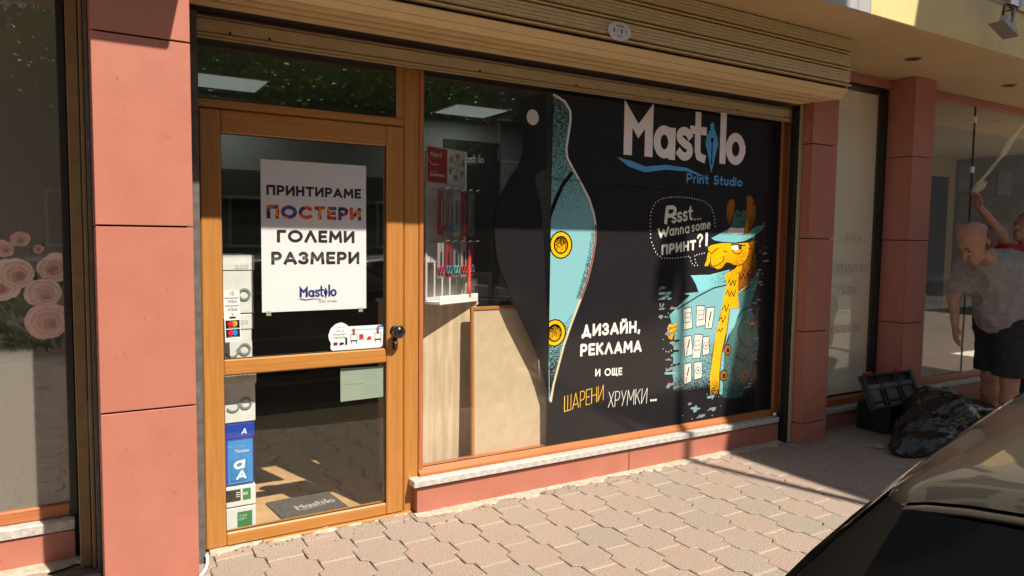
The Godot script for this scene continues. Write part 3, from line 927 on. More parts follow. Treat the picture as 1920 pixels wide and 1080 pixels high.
		G["З"] = [0.56, arc(0.26, 0.74, 0.27, 0.26, 150, -80), arc(0.26, 0.25, 0.31, 0.26, 85, -155)]
		G["Д"] = [0.86, [0.16, 0, 0.42, 1, 0.68, 0], [0, -0.14, 0, 0.02, 0.86, 0.02, 0.86, -0.14]]
		G["К"] = [0.64, [0, 0, 0, 1], [0.60, 1, 0.06, 0.5], [0.2, 0.58, 0.64, 0]]
		G["Ш"] = [0.86, [0, 1, 0, 0, 0.86, 0, 0.86, 1], [0.43, 0, 0.43, 1]]
		G["Щ"] = [0.94, [0, 1, 0, 0, 0.94, 0, 0.94, -0.16], [0.82, 0, 0.82, 1], [0.41, 0, 0.41, 1]]
		G["Х"] = [0.66, [0, 0, 0.66, 1], [0, 1, 0.66, 0]]
		G["У"] = [0.66, [0, 1, 0.36, 0.38], [0.66, 1, 0.18, 0]]
		G["Ч"] = [0.60, [0, 1, 0, 0.62, 0.12, 0.45, 0.6, 0.45], [0.6, 1, 0.6, 0]]
		G["В"] = [0.56, [0, 0, 0, 1, 0.28, 1] + arc(0.28, 0.76, 0.22, 0.24, 80, -90) + [0, 0.52], [0.28, 0.52] + arc(0.28, 0.26, 0.28, 0.26, 85, -90) + [0, 0]]
		G["P"] = G["Р"]
		G["V"] = [0.76, [0, 1, 0.38, 0, 0.76, 1]]
		G["I"] = [0.0, [0, 0, 0, 1]]
		G["S"] = [0.56, arc(0.28, 0.74, 0.27, 0.26, 40, 250, 10) + arc(0.28, 0.26, 0.29, 0.26, 80, -145, 12)]
		G["A"] = G["А"]
		G["M"] = G["М"]
		G["T"] = G["Т"]
		G["C"] = G["С"]
		G["W"] = [1.1, [0, 1, 0.28, 0, 0.55, 0.8, 0.82, 0, 1.1, 1]]
		G["a"] = [0.56, arc(0.28, 0.31, 0.28, 0.31, 0, 360, 16), [0.56, 0.62, 0.56, 0]]
		G["o"] = [0.62, arc(0.31, 0.31, 0.31, 0.31, 0, 360, 16)]
		G["s"] = [0.38, arc(0.19, 0.46, 0.18, 0.16, 40, 250, 8) + arc(0.19, 0.15, 0.2, 0.16, 80, -145, 10)]
		G["t"] = [0.34, [0.15, 0.92, 0.15, 0.14, 0.22, 0.0, 0.34, 0.0], [0, 0.62, 0.34, 0.62]]
		G["i"] = [0.0, [0, 0, 0, 0.60], [0, 0.88, 0, 0.92]]
		G["l"] = [0.0, [0, 0, 0, 1]]
		G["r"] = [0.26, [0, 0, 0, 0.62], arc(0.2, 0.4, 0.2, 0.22, 180, 80, 6)]
		G["n"] = [0.46, [0, 0, 0, 0.62], arc(0.23, 0.38, 0.23, 0.24, 180, 0, 8) + [0.46, 0]]
		G["u"] = [0.46, [0, 0.62] + arc(0.23, 0.24, 0.23, 0.24, 180, 360, 8) + [0.46, 0.62], [0.46, 0.3, 0.46, 0]]
		G["d"] = [0.56, arc(0.28, 0.31, 0.28, 0.31, 0, 360, 16), [0.56, 1, 0.56, 0]]
		G["e"] = [0.56, [0, 0.33, 0.54, 0.33] + arc(0.28, 0.31, 0.28, 0.31, 5, 310, 14)]
		G["p"] = [0.56, arc(0.28, 0.31, 0.28, 0.31, 0, 360, 16), [0, 0.62, 0, -0.3]]
		G["m"] = [0.8, [0, 0, 0, 0.62], arc(0.2, 0.4, 0.2, 0.22, 180, 0, 6) + [0.4, 0], arc(0.6, 0.4, 0.2, 0.22, 180, 0, 6) + [0.8, 0]]
		G["h"] = [0.46, [0, 0, 0, 1], arc(0.23, 0.38, 0.23, 0.24, 180, 0, 8) + [0.46, 0]]
		G["k"] = [0.44, [0, 0, 0, 1], [0.42, 0.62, 0.03, 0.3], [0.14, 0.36, 0.44, 0]]
		G["c"] = [0.5, arc(0.3, 0.31, 0.3, 0.31, 50, 310, 14)]
		G["."] = [0.0, [0, 0.0, 0, 0.01]]
		G[","] = [0.06, [0.05, 0.04, 0, -0.16]]
		G["!"] = [0.0, [0, 0.36, 0, 1], [0, 0.0, 0, 0.02]]
		G["?"] = [0.5, arc(0.25, 0.74, 0.25, 0.26, 170, -60, 10) + [0.25, 0.42, 0.25, 0.32], [0.25, 0.0, 0.25, 0.02]]
		G["6"] = [0.56, arc(0.28, 0.31, 0.28, 0.31, 0, 360, 14), [0.02, 0.36, 0.06, 0.62, 0.2, 0.9, 0.42, 1]]
		G["1"] = [0.25, [0, 0.78, 0.25, 1, 0.25, 0]]
		G["8"] = [0.56, arc(0.28, 0.75, 0.24, 0.25, 0, 360, 14), arc(0.28, 0.26, 0.28, 0.26, 0, 360, 14)]
		G["0"] = [0.6, arc(0.3, 0.5, 0.3, 0.5, 0, 360, 16)]
	# text along a base line: [x0, y0, x1, y1, cap height] in mm; stroke weight as a share of the height
	func text(t: String, at: Array, wt: float, c: Color, lean := 0.0, gap := 0.0):
		glyphs()
		var adv := []
		var total := 0.0
		var g := gap if gap > 0.0 else wt + 0.14
		for ch in t:
			var w: float = G[ch][0] if G.has(ch) else 0.3
			adv.append(total)
			total += w + g
		total += wt - g
		var o := Vector2(at[0], at[1])
		var e := Vector2(at[2], at[3]) - o
		var h: float = at[4]
		var ux := e / total
		var uy := Vector2(-e.y, e.x).normalized() * h
		if absf(e.y) < 0.35 * absf(e.x):
			uy = Vector2(0, h) + e.normalized() * h * lean
		var weight := wt * minf(h, ux.length())
		for i in t.length():
			if not G.has(t[i]):
				continue
			var gl: Array = G[t[i]]
			for k in range(1, gl.size()):
				var p := []
				var src: Array = gl[k]
				for j in range(0, src.size(), 2):
					var v: Vector2 = o + ux * (adv[i] + wt * 0.5 + src[j]) + uy * (wt * 0.5 + src[j + 1] * (1.0 - wt))
					p.append_array([v.x, v.y])
				stroke(p, weight, c)

func logo(c: Canvas, o: Vector2, k: float, main: Color, accent: Color):
	# the word mark in its own box, 240 wide
	var f := func(p: Array) -> Array:
		var r := []
		for i in range(0, p.size(), 2):
			r.append_array([o.x + p[i] * k, o.y + p[i + 1] * k])
		return r
	c.fill(f.call([0, 8, 0, 83, 26, 52, 53, 83, 53, 8, 38, 8, 38, 46, 26, 32, 15, 46, 15, 8]), main)
	c.stroke(f.call(Canvas.arc(75, 31, 14, 17, 0, 360, 20)), 13 * k, main)
	c.stroke(f.call([90, 46, 90, 13]), 13 * k, main)
	c.stroke(f.call(Canvas.arc(114, 42, 10, 8, 20, 250, 8) + Canvas.arc(115, 22, 11, 9, 85, -150, 8)), 12 * k, main)
	c.stroke(f.call([141, 74, 141, 24, 144, 15, 152, 13]), 12 * k, main)
	c.stroke(f.call([131, 53, 153, 53]), 12 * k, main)
	c.fill(f.call([166, 64, 170, 68, 174, 66, 175, 58, 182, 46, 184, 34, 179, 20, 171, -8, 163, 20, 157, 34, 159, 46, 166, 57]), accent)
	c.stroke(f.call([171, 42, 171, 6]), 2.2 * k, Color(0.02, 0.02, 0.03))
	c.disc(o.x + 171 * k, o.y + 42 * k, 3.2 * k, 3.2 * k, Color(0.02, 0.02, 0.03))
	c.stroke(f.call([194, 80, 194, 14]), 13 * k, main)
	c.stroke(f.call(Canvas.arc(222, 32, 15, 18, 0, 360, 20)), 13 * k, main)
	c.fill(f.call([-12, 4, 10, -8, 40, -14, 80, -8, 120, -8, 168, -16, 120, -3, 80, -1, 40, -6, 15, 0]), accent)

func film(parent: Node):
	var c := Canvas.new(2060, 225, 4630, 2520, 0.66, Color(0.140, 0.131, 0.142))
	var cy := Color(0.49, 0.70, 0.73)
	var teal := Color(0.27, 0.46, 0.46)
	var ink := Color(0.045, 0.04, 0.045)
	var gold := Color(0.93, 0.70, 0.05)
	var ochre := Color(0.60, 0.36, 0.06)
	var white := Color(0.88, 0.88, 0.86)
	var paper := Color(0.85, 0.84, 0.80)
	var grey := Color(0.90, 0.89, 0.85)
	# half of a bird, coloured
	var half: Array = [2461, 2435, 2512, 2432, 2585, 2404, 2628, 2350, 2632, 2293, 2617, 2199, 2603, 2118, 2612, 2059, 2659, 1993, 2726, 1903, 2788, 1812, 2828, 1718, 2845, 1645, 2843, 1536, 2820, 1412, 2789, 1299, 2735, 1168, 2664, 1012, 2611, 882, 2567, 738, 2536, 635, 2518, 531, 2502, 533]
	c.fill(half, cy, [ink] + [2686, 1717, 2472, 2263] + [0.0, 0.6])
	c.fill([2461, 2435, 2512, 2425, 2496, 2265, 2480, 2037, 2476, 1645], ink)
	c.fill([2465, 2417, 2508, 2418, 2491, 2313, 2469, 2198], Color(0.62, 0.42, 0.08), [ink] + [2477, 2418, 2473, 2199] + [0.2, 0.7])
	c.fill([2643, 1982, 2567, 1895, 2513, 1794, 2479, 1704, 2480, 1645, 2522, 1745, 2584, 1873, 2660, 1966], ink)
	c.fill([2494, 913, 2602, 1008, 2684, 1090, 2611, 882, 2567, 738, 2528, 622, 2509, 556], cy, [ink] + [2618, 1041, 2524, 639] + [0.15, 0.95])
	c.fill([2823, 1653, 2846, 1585, 2820, 1412, 2789, 1299, 2732, 1167, 2698, 1175, 2758, 1344, 2793, 1481, 2808, 1584], cy, [Color(0.1, 0.1, 0.1)] + [2734, 1447, 2829, 1412] + [0.1, 0.6])
	for b in [[2575, 1517], [2538, 964]]:
		c.disc(b[0], b[1], 88, 88, ink)
		c.disc(b[0], b[1], 78, 80, gold)
		c.disc(b[0], b[1], 56, 58, ink)
		c.disc(b[0], b[1], 46, 48, gold, [ink, b[0], b[1] - 40, b[0], b[1] + 40, 0.1, 0.85])
	var rim: Array = half.slice(0, half.size() - 2)
	c.stroke(rim, 15, white, false)
	c.stroke(rim.slice(24, 34), 12, Color(0.55, 0.25, 0.16), false)
	c.stroke(rim.slice(32, 44), 12, Color(0.80, 0.72, 0.55), false)
	# the plain half on the left of the cut and its eye
	c.rect(2060, 225, 2490, 2520, Color(0.128, 0.120, 0.129))
	var ey: Array = [2351, 2284]
	c.disc(ey[0], ey[1], 44, 47, Color(0.80, 0.79, 0.80))
	# seam of the two film strips
	c.stroke([2486, 1930, 4324, 1904], 4, Color(0.20, 0.19, 0.19))
	c.stroke([2487, 1921, 4325, 1890], 2.5, Color(0.015, 0.015, 0.015))
	# word mark
	var lo: Array = [3061, 2131, 4215, 2148]
	var k: float = (lo[2] - lo[0]) / 243.0
	logo(c, Vector2(lo[0], 2075), k, Color(0.97, 0.94, 0.96), Color(0.36, 0.68, 0.92))
	c.text("Print Studio", [3634, 1958, 4199, 1957, 68], 0.19, Color(0.36, 0.68, 0.95))
	# slogans
	c.text("ДИЗАЙН,", [2749, 922, 3243, 925, 86], 0.27, white)
	c.text("РЕКЛАМА", [2741, 797, 3260, 791, 86], 0.27, white)
	c.text("И ОЩЕ", [2866, 655, 3094, 646, 54], 0.24, white)
	c.text("ШАРЕНИ", [2621, 447, 2939, 491, 108], 0.085, Color(0.92, 0.72, 0.22), 0.0, 0.22)
	c.text("ХРУМКИ", [2978, 435, 3318, 429, 110], 0.075, white, 0.05, 0.22)
	for p in [3359, 446, 3381, 445, 3402, 445].size() / 2:
		var dd: Array = [3359, 446, 3381, 445, 3402, 445]
		c.disc(dd[2 * p], dd[2 * p + 1], 9, 9, white)
	# speech bubble, dotted
	for ln in [[3316, 1570, 3309, 1731, 3343, 1802, 3405, 1839, 3515, 1855, 3670, 1855, 3809, 1836, 3887, 1794, 3919, 1725, 3934, 1632], [3327, 1540, 3369, 1466, 3420, 1433, 3531, 1429, 3687, 1445, 3704, 1397, 3773, 1356], [3828, 1467, 3734, 1451, 3745, 1401, 3783, 1360]]:
		var cv := Curve2D.new()
		for i in range(0, ln.size(), 2):
			cv.add_point(Vector2(ln[i], ln[i + 1]))
		var n := int(cv.get_baked_length() / 25.0)
		for i in n:
			var q := cv.sample_baked(i * 25.0)
			c.disc(q.x, q.y, 4.6, 4.6, grey)
	c.text("P", [3434, 1664, 3537, 1674, 126], 0.22, grey, 0.12)
	c.text("ssst", [3502, 1668, 3703, 1698, 113], 0.19, grey, 0.0, 0.24)
	c.text("...", [3716, 1697, 3788, 1705, 69], 0.18, grey)
	c.text("W", [3376, 1563, 3485, 1581, 71], 0.26, grey)
	c.text("anna", [3485, 1581, 3675, 1606, 79], 0.22, grey)
	c.text("some", [3696, 1612, 3883, 1639, 81], 0.22, grey)
	c.text("ПРИНТ", [3417, 1450, 3743, 1488, 76], 0.30, grey)
	c.text("?", [3753, 1504, 3810, 1510, 100], 0.21, grey)
	c.text("!", [3831, 1515, 3864, 1518, 98], 0.24, white)
	# the drawn animal in a coat
	var r := RandomNumberGenerator.new()
	r.seed = 5
	var back: Array = [4190, 1159, 4306, 1205, 4387, 1269, 4407, 1343, 4421, 1318, 4405, 1235, 4351, 1121, 4330, 1056, 4383, 979, 4425, 868, 4444, 783, 4430, 683, 4385, 602, 4341, 522, 4296, 459, 4276, 377, 4158, 373, 4045, 401, 4025, 550, 4042, 662, 4070, 758, 4112, 837, 4153, 948, 4172, 1045, 4207, 1044]
	c.fill(back, teal, [ink] + [4177, 947, 4276, 377] + [0.0, 0.5])
	for sl in [[4218, 830, 4281, 760, 4330, 740, 4425, 775], [4189, 700, 4263, 645, 4312, 608], [4169, 620, 4197, 535, 4272, 461, 4292, 442], [4158, 604, 4186, 519, 4261, 446], [4176, 964, 4254, 1042, 4326, 1052], [4218, 830, 4203, 897, 4247, 960, 4294, 974], [4263, 645, 4331, 707, 4428, 716]]:
		c.stroke(sl, 9, ink, false)
	c.fill([3705, 1305, 3892, 1307, 4095, 1341, 4088, 1257, 4052, 1134, 4007, 1004, 3990, 917, 3964, 831, 3938, 716, 3929, 585, 3927, 512, 3919, 461, 3749, 471, 3574, 503, 3553, 618, 3556, 744, 3561, 856, 3563, 926, 3528, 984, 3507, 1033, 3626, 1119, 3701, 1166, 3633, 1182, 3783, 1188, 3756, 1242], cy, [ink] + [3737, 767, 3971, 441] + [0.0, 0.75])
	c.fill([3507, 1033, 3563, 1038, 3615, 923, 3613, 740, 3621, 527, 3574, 503, 3553, 618, 3556, 744, 3563, 926, 3528, 984], Color(0.40, 0.66, 0.69))
	c.fill([3555, 611, 3928, 578, 3919, 453, 3749, 462, 3574, 496], cy, [Color(0.10, 0.095, 0.10)] + [3724, 603, 3729, 477] + [0.1, 1.0])
	c.stroke([3581, 1072, 3703, 1124, 3779, 1157, 3936, 1213, 4089, 1235], 9, ink, false)
	c.stroke([3705, 1305, 3892, 1307, 4095, 1341], 6, Color(0.7, 0.9, 0.92), false)
	c.fill([3705, 1305, 3892, 1307, 4095, 1341, 4090, 1257, 3936, 1220, 3783, 1188, 3756, 1242], Color(0.50, 0.79, 0.83), [ink] + [3892, 1304, 4078, 1242] + [0.0, 0.4])
	for dk in [3544, 843, 3604, 850, 3547, 777, 3602, 776, 3551, 674, 3615, 680, 3485, 624, 3617, 616].size() / 4:
		var q: Array = [3544, 843, 3604, 850, 3547, 777, 3602, 776, 3551, 674, 3615, 680, 3485, 624, 3617, 616]
		c.stroke([q[4 * dk], q[4 * dk + 1], q[4 * dk + 2], q[4 * dk + 3]], 16, ink if dk < 3 else cy, false)
	# fur strip and neck
	c.fill([4040, 1307, 4157, 1354, 4268, 1467, 4335, 1565, 4364, 1467, 4382, 1352, 4374, 1286, 4305, 1221, 4190, 1159, 4207, 1044, 4149, 1046, 4176, 964, 4076, 871, 4037, 728, 4023, 550, 4013, 413, 3938, 429, 3927, 559, 3947, 718, 3974, 877, 4013, 1004, 4041, 1131, 4070, 1243], gold, [ochre] + [4071, 1227, 4301, 1303] + [0.05, 0.55])
	c.fill([4219, 1515, 4347, 1565, 4372, 1450, 4382, 1352, 4374, 1286, 4293, 1221, 4194, 1167, 4188, 1289, 4227, 1353], ochre, [ink] + [4225, 1386, 4370, 1352] + [0.15, 0.6])
	c.fill([3942, 590, 4014, 584, 4013, 413, 3973, 401, 3940, 436], gold, [ink] + [3966, 555, 3972, 409] + [0.05, 0.95])
	for z in [[4193, 1321, 4219, 1272, 4241, 1312, 4267, 1271, 4288, 1312, 4314, 1274, 4336, 1311, 4362, 1273], [4082, 1242, 4096, 1274, 4112, 1226, 4133, 1265, 4152, 1225, 4166, 1265], [4062, 1162, 4084, 1194, 4102, 1145, 4123, 1185, 4144, 1144, 4165, 1192], [4029, 1051, 4059, 1082, 4071, 1033, 4100, 1089], [3996, 972, 4027, 995, 4038, 954, 4070, 1001], [3987, 892, 4008, 907, 4018, 887, 4045, 912]]:
		c.stroke(z, 7, ink, false)
	# lapel
	c.fill([4108, 1055, 4220, 1050, 4167, 922, 4107, 859, 4069, 780, 4063, 573, 4063, 417, 4024, 414, 4026, 577, 4036, 709, 4077, 824, 4097, 956], Color(0.53, 0.76, 0.79), [teal] + [4100, 1000, 4076, 416] + [0.05, 0.45])
	c.stroke([4108, 1055, 4097, 956, 4077, 824, 4036, 709, 4026, 577, 4026, 414], 7, ink, false)
	c.stroke([4108, 1055, 4220, 1050, 4187, 1174, 4271, 1209, 4356, 1252, 4396, 1318], 7, Color(0.45, 0.6, 0.6), false)
	for b in [[4100, 748], [4066, 558], [4359, 921], [4291, 546]]:
		c.disc(b[0], b[1], 42, 44, ink)
		c.disc(b[0], b[1], 34, 36, ochre)
		c.disc(b[0] + 6, b[1] - 4, 16, 18, ink)
	# hand on the coat edge
	c.fill([3492, 944, 3505, 968, 3580, 973, 3581, 953, 3567, 943, 3591, 925, 3554, 899, 3542, 857, 3504, 870, 3498, 902], gold, [ochre] + [3510, 964, 3542, 857] + [0.0, 0.5])
	c.stroke([3502, 929, 3543, 943, 3581, 953], 5, ink, false)
	c.stroke([3505, 888, 3535, 905, 3588, 923], 5, ink, false)
	# papers pinned inside the coat
	var pq := [[3635, 1071, 3716, 1082, 3735, 931, 3648, 921], [3767, 1089, 3849, 1086, 3863, 946, 3769, 935], [3870, 1073, 3953, 1073, 3929, 917, 3861, 918], [3645, 874, 3723, 877, 3748, 741, 3666, 725], [3756, 885, 3841, 876, 3818, 707, 3739, 709], [3841, 859, 3901, 862, 3912, 732, 3844, 723], [3658, 676, 3732, 681, 3739, 543, 3669, 528], [3760, 680, 3839, 680, 3844, 562, 3768, 551]]
	for i in pq.size():
		var q: Array = pq[i]
		c.fill(q, paper)
		c.stroke(q + [q[0], q[1]], 5, ink, false)
		var mx: float = (q[0] + q[2] + q[4] + q[6]) / 4.0
		var my: float = (q[1] + q[3] + q[5] + q[7]) / 4.0
		if i in [2, 3, 6]:
			c.stroke([mx + 12, my + 42, mx - 2, my - 14], 10, ink, false)
			c.stroke([mx - 6, my - 30, mx - 12, my - 62], 8, Color(0.3, 0.3, 0.3), false)
		elif i in [0, 1, 4]:
			for j in 3:
				c.stroke([mx - 26, my + 40 - j * 34, mx + 26, my + 44 - j * 34], 4, Color(0.35, 0.35, 0.34), false)
			c.stroke([mx - 26, my + 40, mx - 26, my - 30, mx + 26, my - 26, mx + 26, my + 44], 4, Color(0.35, 0.35, 0.34), false)
		else:
			c.stroke(Canvas.arc(mx, my, 24, 26, 0, 360, 14), 5, Color(0.35, 0.35, 0.34), false)
			c.disc(mx, my, 9, 9, Color(0.4, 0.4, 0.4))
	# ears, hat, face
	c.fill([4042, 1778, 4047, 1814, 4066, 1847, 4091, 1865, 4116, 1856, 4124, 1824, 4120, 1773, 4103, 1722, 4085, 1667, 4063, 1692, 4046, 1735], Color(0.66, 0.40, 0.07), [ink] + [4089, 1808, 4135, 1716] + [0.05, 0.5])
	c.fill([4250, 1887, 4274, 1897, 4307, 1886, 4333, 1857, 4312, 1831, 4348, 1828, 4358, 1788, 4354, 1729, 4329, 1676, 4298, 1639, 4278, 1609, 4225, 1608, 4239, 1645, 4251, 1719, 4256, 1777], Color(0.63, 0.38, 0.07), [ink] + [4270, 1778, 4359, 1721] + [0.05, 0.6])
	c.fill([3864, 1507, 3898, 1525, 3999, 1539, 4081, 1541, 4102, 1539, 4281, 1550, 4294, 1520, 4291, 1461, 4272, 1417, 4231, 1387, 4183, 1373, 4141, 1377, 4098, 1392, 4062, 1396, 4037, 1381, 4007, 1356, 3967, 1349, 3935, 1364, 3900, 1368, 3888, 1404, 3870, 1375, 3840, 1372, 3835, 1379, 3855, 1418, 3859, 1454, 3870, 1475], gold, [ochre] + [4063, 1483, 4131, 1373] + [0.02, 0.45])
	for sl in [[3872, 1482, 3901, 1461, 3930, 1482, 3970, 1504], [3897, 1447, 3893, 1404, 3905, 1375], [3905, 1372, 3955, 1375, 4005, 1396, 4035, 1425, 4023, 1446], [4037, 1381, 4062, 1397, 4098, 1392, 4141, 1377, 4183, 1373, 4231, 1387, 4272, 1417, 4294, 1468], [4022, 1479, 4063, 1475], [4102, 1537, 4282, 1548], [4115, 1490, 4147, 1461, 4200, 1465, 4225, 1490]]:
		c.stroke(sl, 7, Color(0.28, 0.15, 0.03), false)
	c.fill([4102, 1523, 4165, 1527, 4224, 1520, 4215, 1494, 4157, 1487, 4114, 1494], white)
	c.fill([4174, 1525, 4221, 1523, 4216, 1495, 4184, 1490], Color(0.25, 0.25, 0.22))
	c.stroke([4098, 1525, 4165, 1531, 4251, 1523], 8, ink, false)
	c.fill([4096, 1653, 4109, 1715, 4123, 1752, 4137, 1777, 4163, 1785, 4185, 1766, 4211, 1783, 4243, 1784, 4256, 1770, 4254, 1711, 4244, 1656], Color(0.24, 0.40, 0.39), [ink] + [4177, 1724, 4254, 1667] + [0.0, 0.35])
	c.stroke([4154, 1760, 4163, 1735, 4186, 1746, 4196, 1765], 9, ink, false)
	c.fill([3891, 1575, 3935, 1590, 4015, 1623, 4066, 1642, 4065, 1613, 4140, 1605, 4225, 1604, 4278, 1609, 4320, 1646, 4362, 1669, 4456, 1680, 4456, 1664, 4408, 1629, 4334, 1587, 4249, 1557, 4143, 1543, 4019, 1547, 3927, 1557], Color(0.46, 0.71, 0.74), [teal] + [4194, 1593, 4364, 1640] + [0.0, 0.9])
	c.fill([4066, 1642, 4086, 1655, 4159, 1651, 4238, 1656, 4227, 1608, 4140, 1605, 4065, 1613], Color(0.84, 0.84, 0.81))
	c.fill([4248, 1682, 4266, 1741, 4275, 1668, 4278, 1609, 4227, 1607], Color(0.70, 0.46, 0.08))
	c.stroke([3891, 1573, 3927, 1555, 4019, 1545, 4143, 1541, 4249, 1555, 4334, 1585], 6, ink, false)
	# flying dashes and dots
	for i in 130:
		var left := i % 2 == 0
		var u := r.randf_range(0.0, 1.0)
		var q: Array
		var a: Array = [3448, 1241, 3557, 499, 4468, 1797, 4399, 347, 4089, 1801, 3622, 453, 4068, 300]
		if left:
			q = [lerpf(a[0], a[2], u) + r.randf_range(-70, 60), lerpf(a[1], a[3], u)]
		elif i % 6 == 1:
			q = [lerpf(a[10], a[12], u), a[11] - r.randf_range(0, 190)]
		else:
			q = [lerpf(a[4], a[6], u) + r.randf_range(-120, 40), lerpf(a[5], a[7], u)]
		if r.randf() < 0.45:
			c.stroke([q[0], q[1], q[0] + r.randf_range(14, 60), q[1] + 2], r.randf_range(10, 20), Color(0.45, 0.62, 0.64) if r.randf() < 0.6 else Color(0.5, 0.52, 0.52), false)
		else:
			c.disc(q[0], q[1], r.randf_range(3, 8), r.randf_range(3, 8), Color(0.6, 0.62, 0.62))
	var m := mat(Color.WHITE, 0.10)
	m.albedo_texture = c.tex()
	m.metallic_specular = 0.5
	# outline of the film: a straight block, and the bird's half cut out on its left
	var left_half: Array = [2453, 2434, 2399, 2428, 2349, 2416, 2296, 2392, 2270, 2370, 2256, 2325, 2249, 2280, 2207, 2232, 2261, 2236, 2285, 2170, 2283, 2072, 2250, 1984, 2199, 1921, 2134, 1817, 2099, 1706, 2093, 1618, 2102, 1517, 2118, 1416, 2155, 1336, 2192, 1255, 2260, 1107, 2337, 963, 2416, 816, 2456, 708, 2490, 599, 2505, 539, 2498, 710, 2491, 863, 2471, 1189, 2457, 1381, 2439, 1592, 2431, 1706, 2406, 1806, 2374, 1886, 2384, 1944, 2419, 1972, 2462, 1981]
	for poly in [[2496, 248, 4611, 248, 4611, 2499, 2496, 2499], left_half]:
		var P := PackedVector2Array()
		for i in range(0, poly.size(), 2):
			P.append(Vector2(poly[i], poly[i + 1]))
		var st := SurfaceTool.new()
		st.begin(Mesh.PRIMITIVE_TRIANGLES)
		var tri := Geometry2D.triangulate_polygon(P)
		for j in range(0, tri.size(), 3):
			var abc := [P[tri[j]], P[tri[j + 1]], P[tri[j + 2]]]
			if (abc[1] - abc[0]).cross(abc[2] - abc[0]) > 0.0:
				abc = [abc[0], abc[2], abc[1]]
			for v in abc:
				st.set_normal(Vector3(0, 0, 1))
				st.set_uv(Vector2((v.x - 2060.0) / 2570.0, (2520.0 - v.y) / 2295.0))
				st.add_vertex(Vector3(v.x * 0.001, v.y * 0.001, 0.0195))
		part("film", st.commit(), m, parent, "black vinyl film printed with a bird, slogans and a drawn llama in a coat" if poly.size() == 8 else "plain dark half of the bird cut from vinyl film")

func print_roses() -> ImageTexture:
	# 1.42 m wide, 2.54 m high
	var c := Canvas.new(-1500, 262, -78, 2800, 0.36, Color(0.45, 0.435, 0.405))
	var r := RandomNumberGenerator.new()
	r.seed = 21
	for i in 260:
		var x := r.randf_range(-620, -90)
		var y := r.randf_range(1010, 1330)
		var a := r.randf() * TAU
		var l := r.randf_range(20, 48)
		var d := Vector2(cos(a), sin(a)) * l
		var e := Vector2(-d.y, d.x) * 0.3
		c.fill([x - d.x, y - d.y, x + e.x, y + e.y, x + d.x, y + d.y, x - e.x, y - e.y], Color(0.17, 0.22, 0.12).lerp(Color(0.33, 0.38, 0.24), r.randf()))
	for st in [[-255, 1545, -285, 1490], [-150, 1500, -200, 1470], [-290, 1500, -350, 1420]]:
		c.stroke(st, 7, Color(0.15, 0.17, 0.10), false)
	for b in [[-500, 1330, 78], [-420, 1400, 70], [-430, 1250, 66], [-322, 1306, 62], [-263, 1366, 66], [-112, 1391, 60], [-158, 1275, 62], [-148, 1142, 76], [-245, 1523, 32], [-305, 1478, 34], [-174, 1478, 18]]:
		var warm := r.randf_range(0.0, 1.0)
		var lean: Vector2 = Vector2(r.randf_range(-0.22, 0.22), r.randf_range(-0.35, -0.05)) * b[2]
		for ring in [[7, 0.74, 0.66, 0.0], [6, 0.50, 0.60, 0.12], [5, 0.26, 0.46, 0.35], [4, 0.12, 0.30, 0.7], [3, 0.05, 0.16, 1.0]]:
			var turn := r.randf() * TAU
			for k in ring[0]:
				var a: float = turn + TAU * k / ring[0]
				var o: Vector2 = Vector2(b[0], b[1]) + lean * ring[3] + Vector2(cos(a), sin(a) * 0.9) * b[2] * ring[1] * r.randf_range(0.85, 1.12)
				var w: float = b[2] * ring[2] * r.randf_range(0.85, 1.1)
				var tone: Color = Color(0.93, 0.85, 0.78).lerp(Color(0.90, 0.74, 0.70), warm).lerp(Color(0.66, 0.42, 0.40), ring[3] * r.randf_range(0.6, 1.0))
				var p := []
				for j in 12:
					var th := TAU * j / 12.0
					var q := Vector2(cos(th) * w * 0.72, sin(th) * w).rotated(a)
					p.append_array([o.x + q.x, o.y + q.y])
				c.fill(p, tone)
				c.stroke(p.slice(18, 24) + p.slice(0, 8), 2.2, tone.darkened(0.22), false)
	return c.tex()

func print_poster() -> StandardMaterial3D:
	var c := Canvas.new(0, 0, 545, 750, 1.9, Color(0.86, 0.86, 0.87))
	var k := Color(0.045, 0.045, 0.06)
	c.text("ПРИНТИРАМЕ", [27, 577, 517, 577, 52], 0.27, k)
	var n := FastNoiseLite.new()
	n.seed = 4
	n.frequency = 0.006
	var pal := [Color(0.88, 0.36, 0.05), Color(0.07, 0.10, 0.36), Color(0.92, 0.58, 0.05), Color(0.70, 0.08, 0.14), Color(0.05, 0.27, 0.66), Color(0.09, 0.06, 0.12), Color(0.86, 0.30, 0.20)]
	c.pal = pal
	c.pn = n
	c.text("ПОСТЕРИ", [27, 462, 517, 462, 70], 0.30, k)
	c.pal = []
	c.text("ГОЛЕМИ", [76, 345, 480, 345, 64], 0.26, Color(0.10, 0.11, 0.12))
	c.text("РАЗМЕРИ", [47, 235, 507, 235, 66], 0.26, Color(0.10, 0.11, 0.12))
	logo(c, Vector2(187, 62), 0.80, Color(0.08, 0.12, 0.42), Color(0.08, 0.12, 0.36))
	c.text("Print Studio", [287, 38, 382, 38, 14], 0.14, k)
	var m := mat(Color.WHITE, 0.5)
	m.albedo_texture = c.tex()
	return m

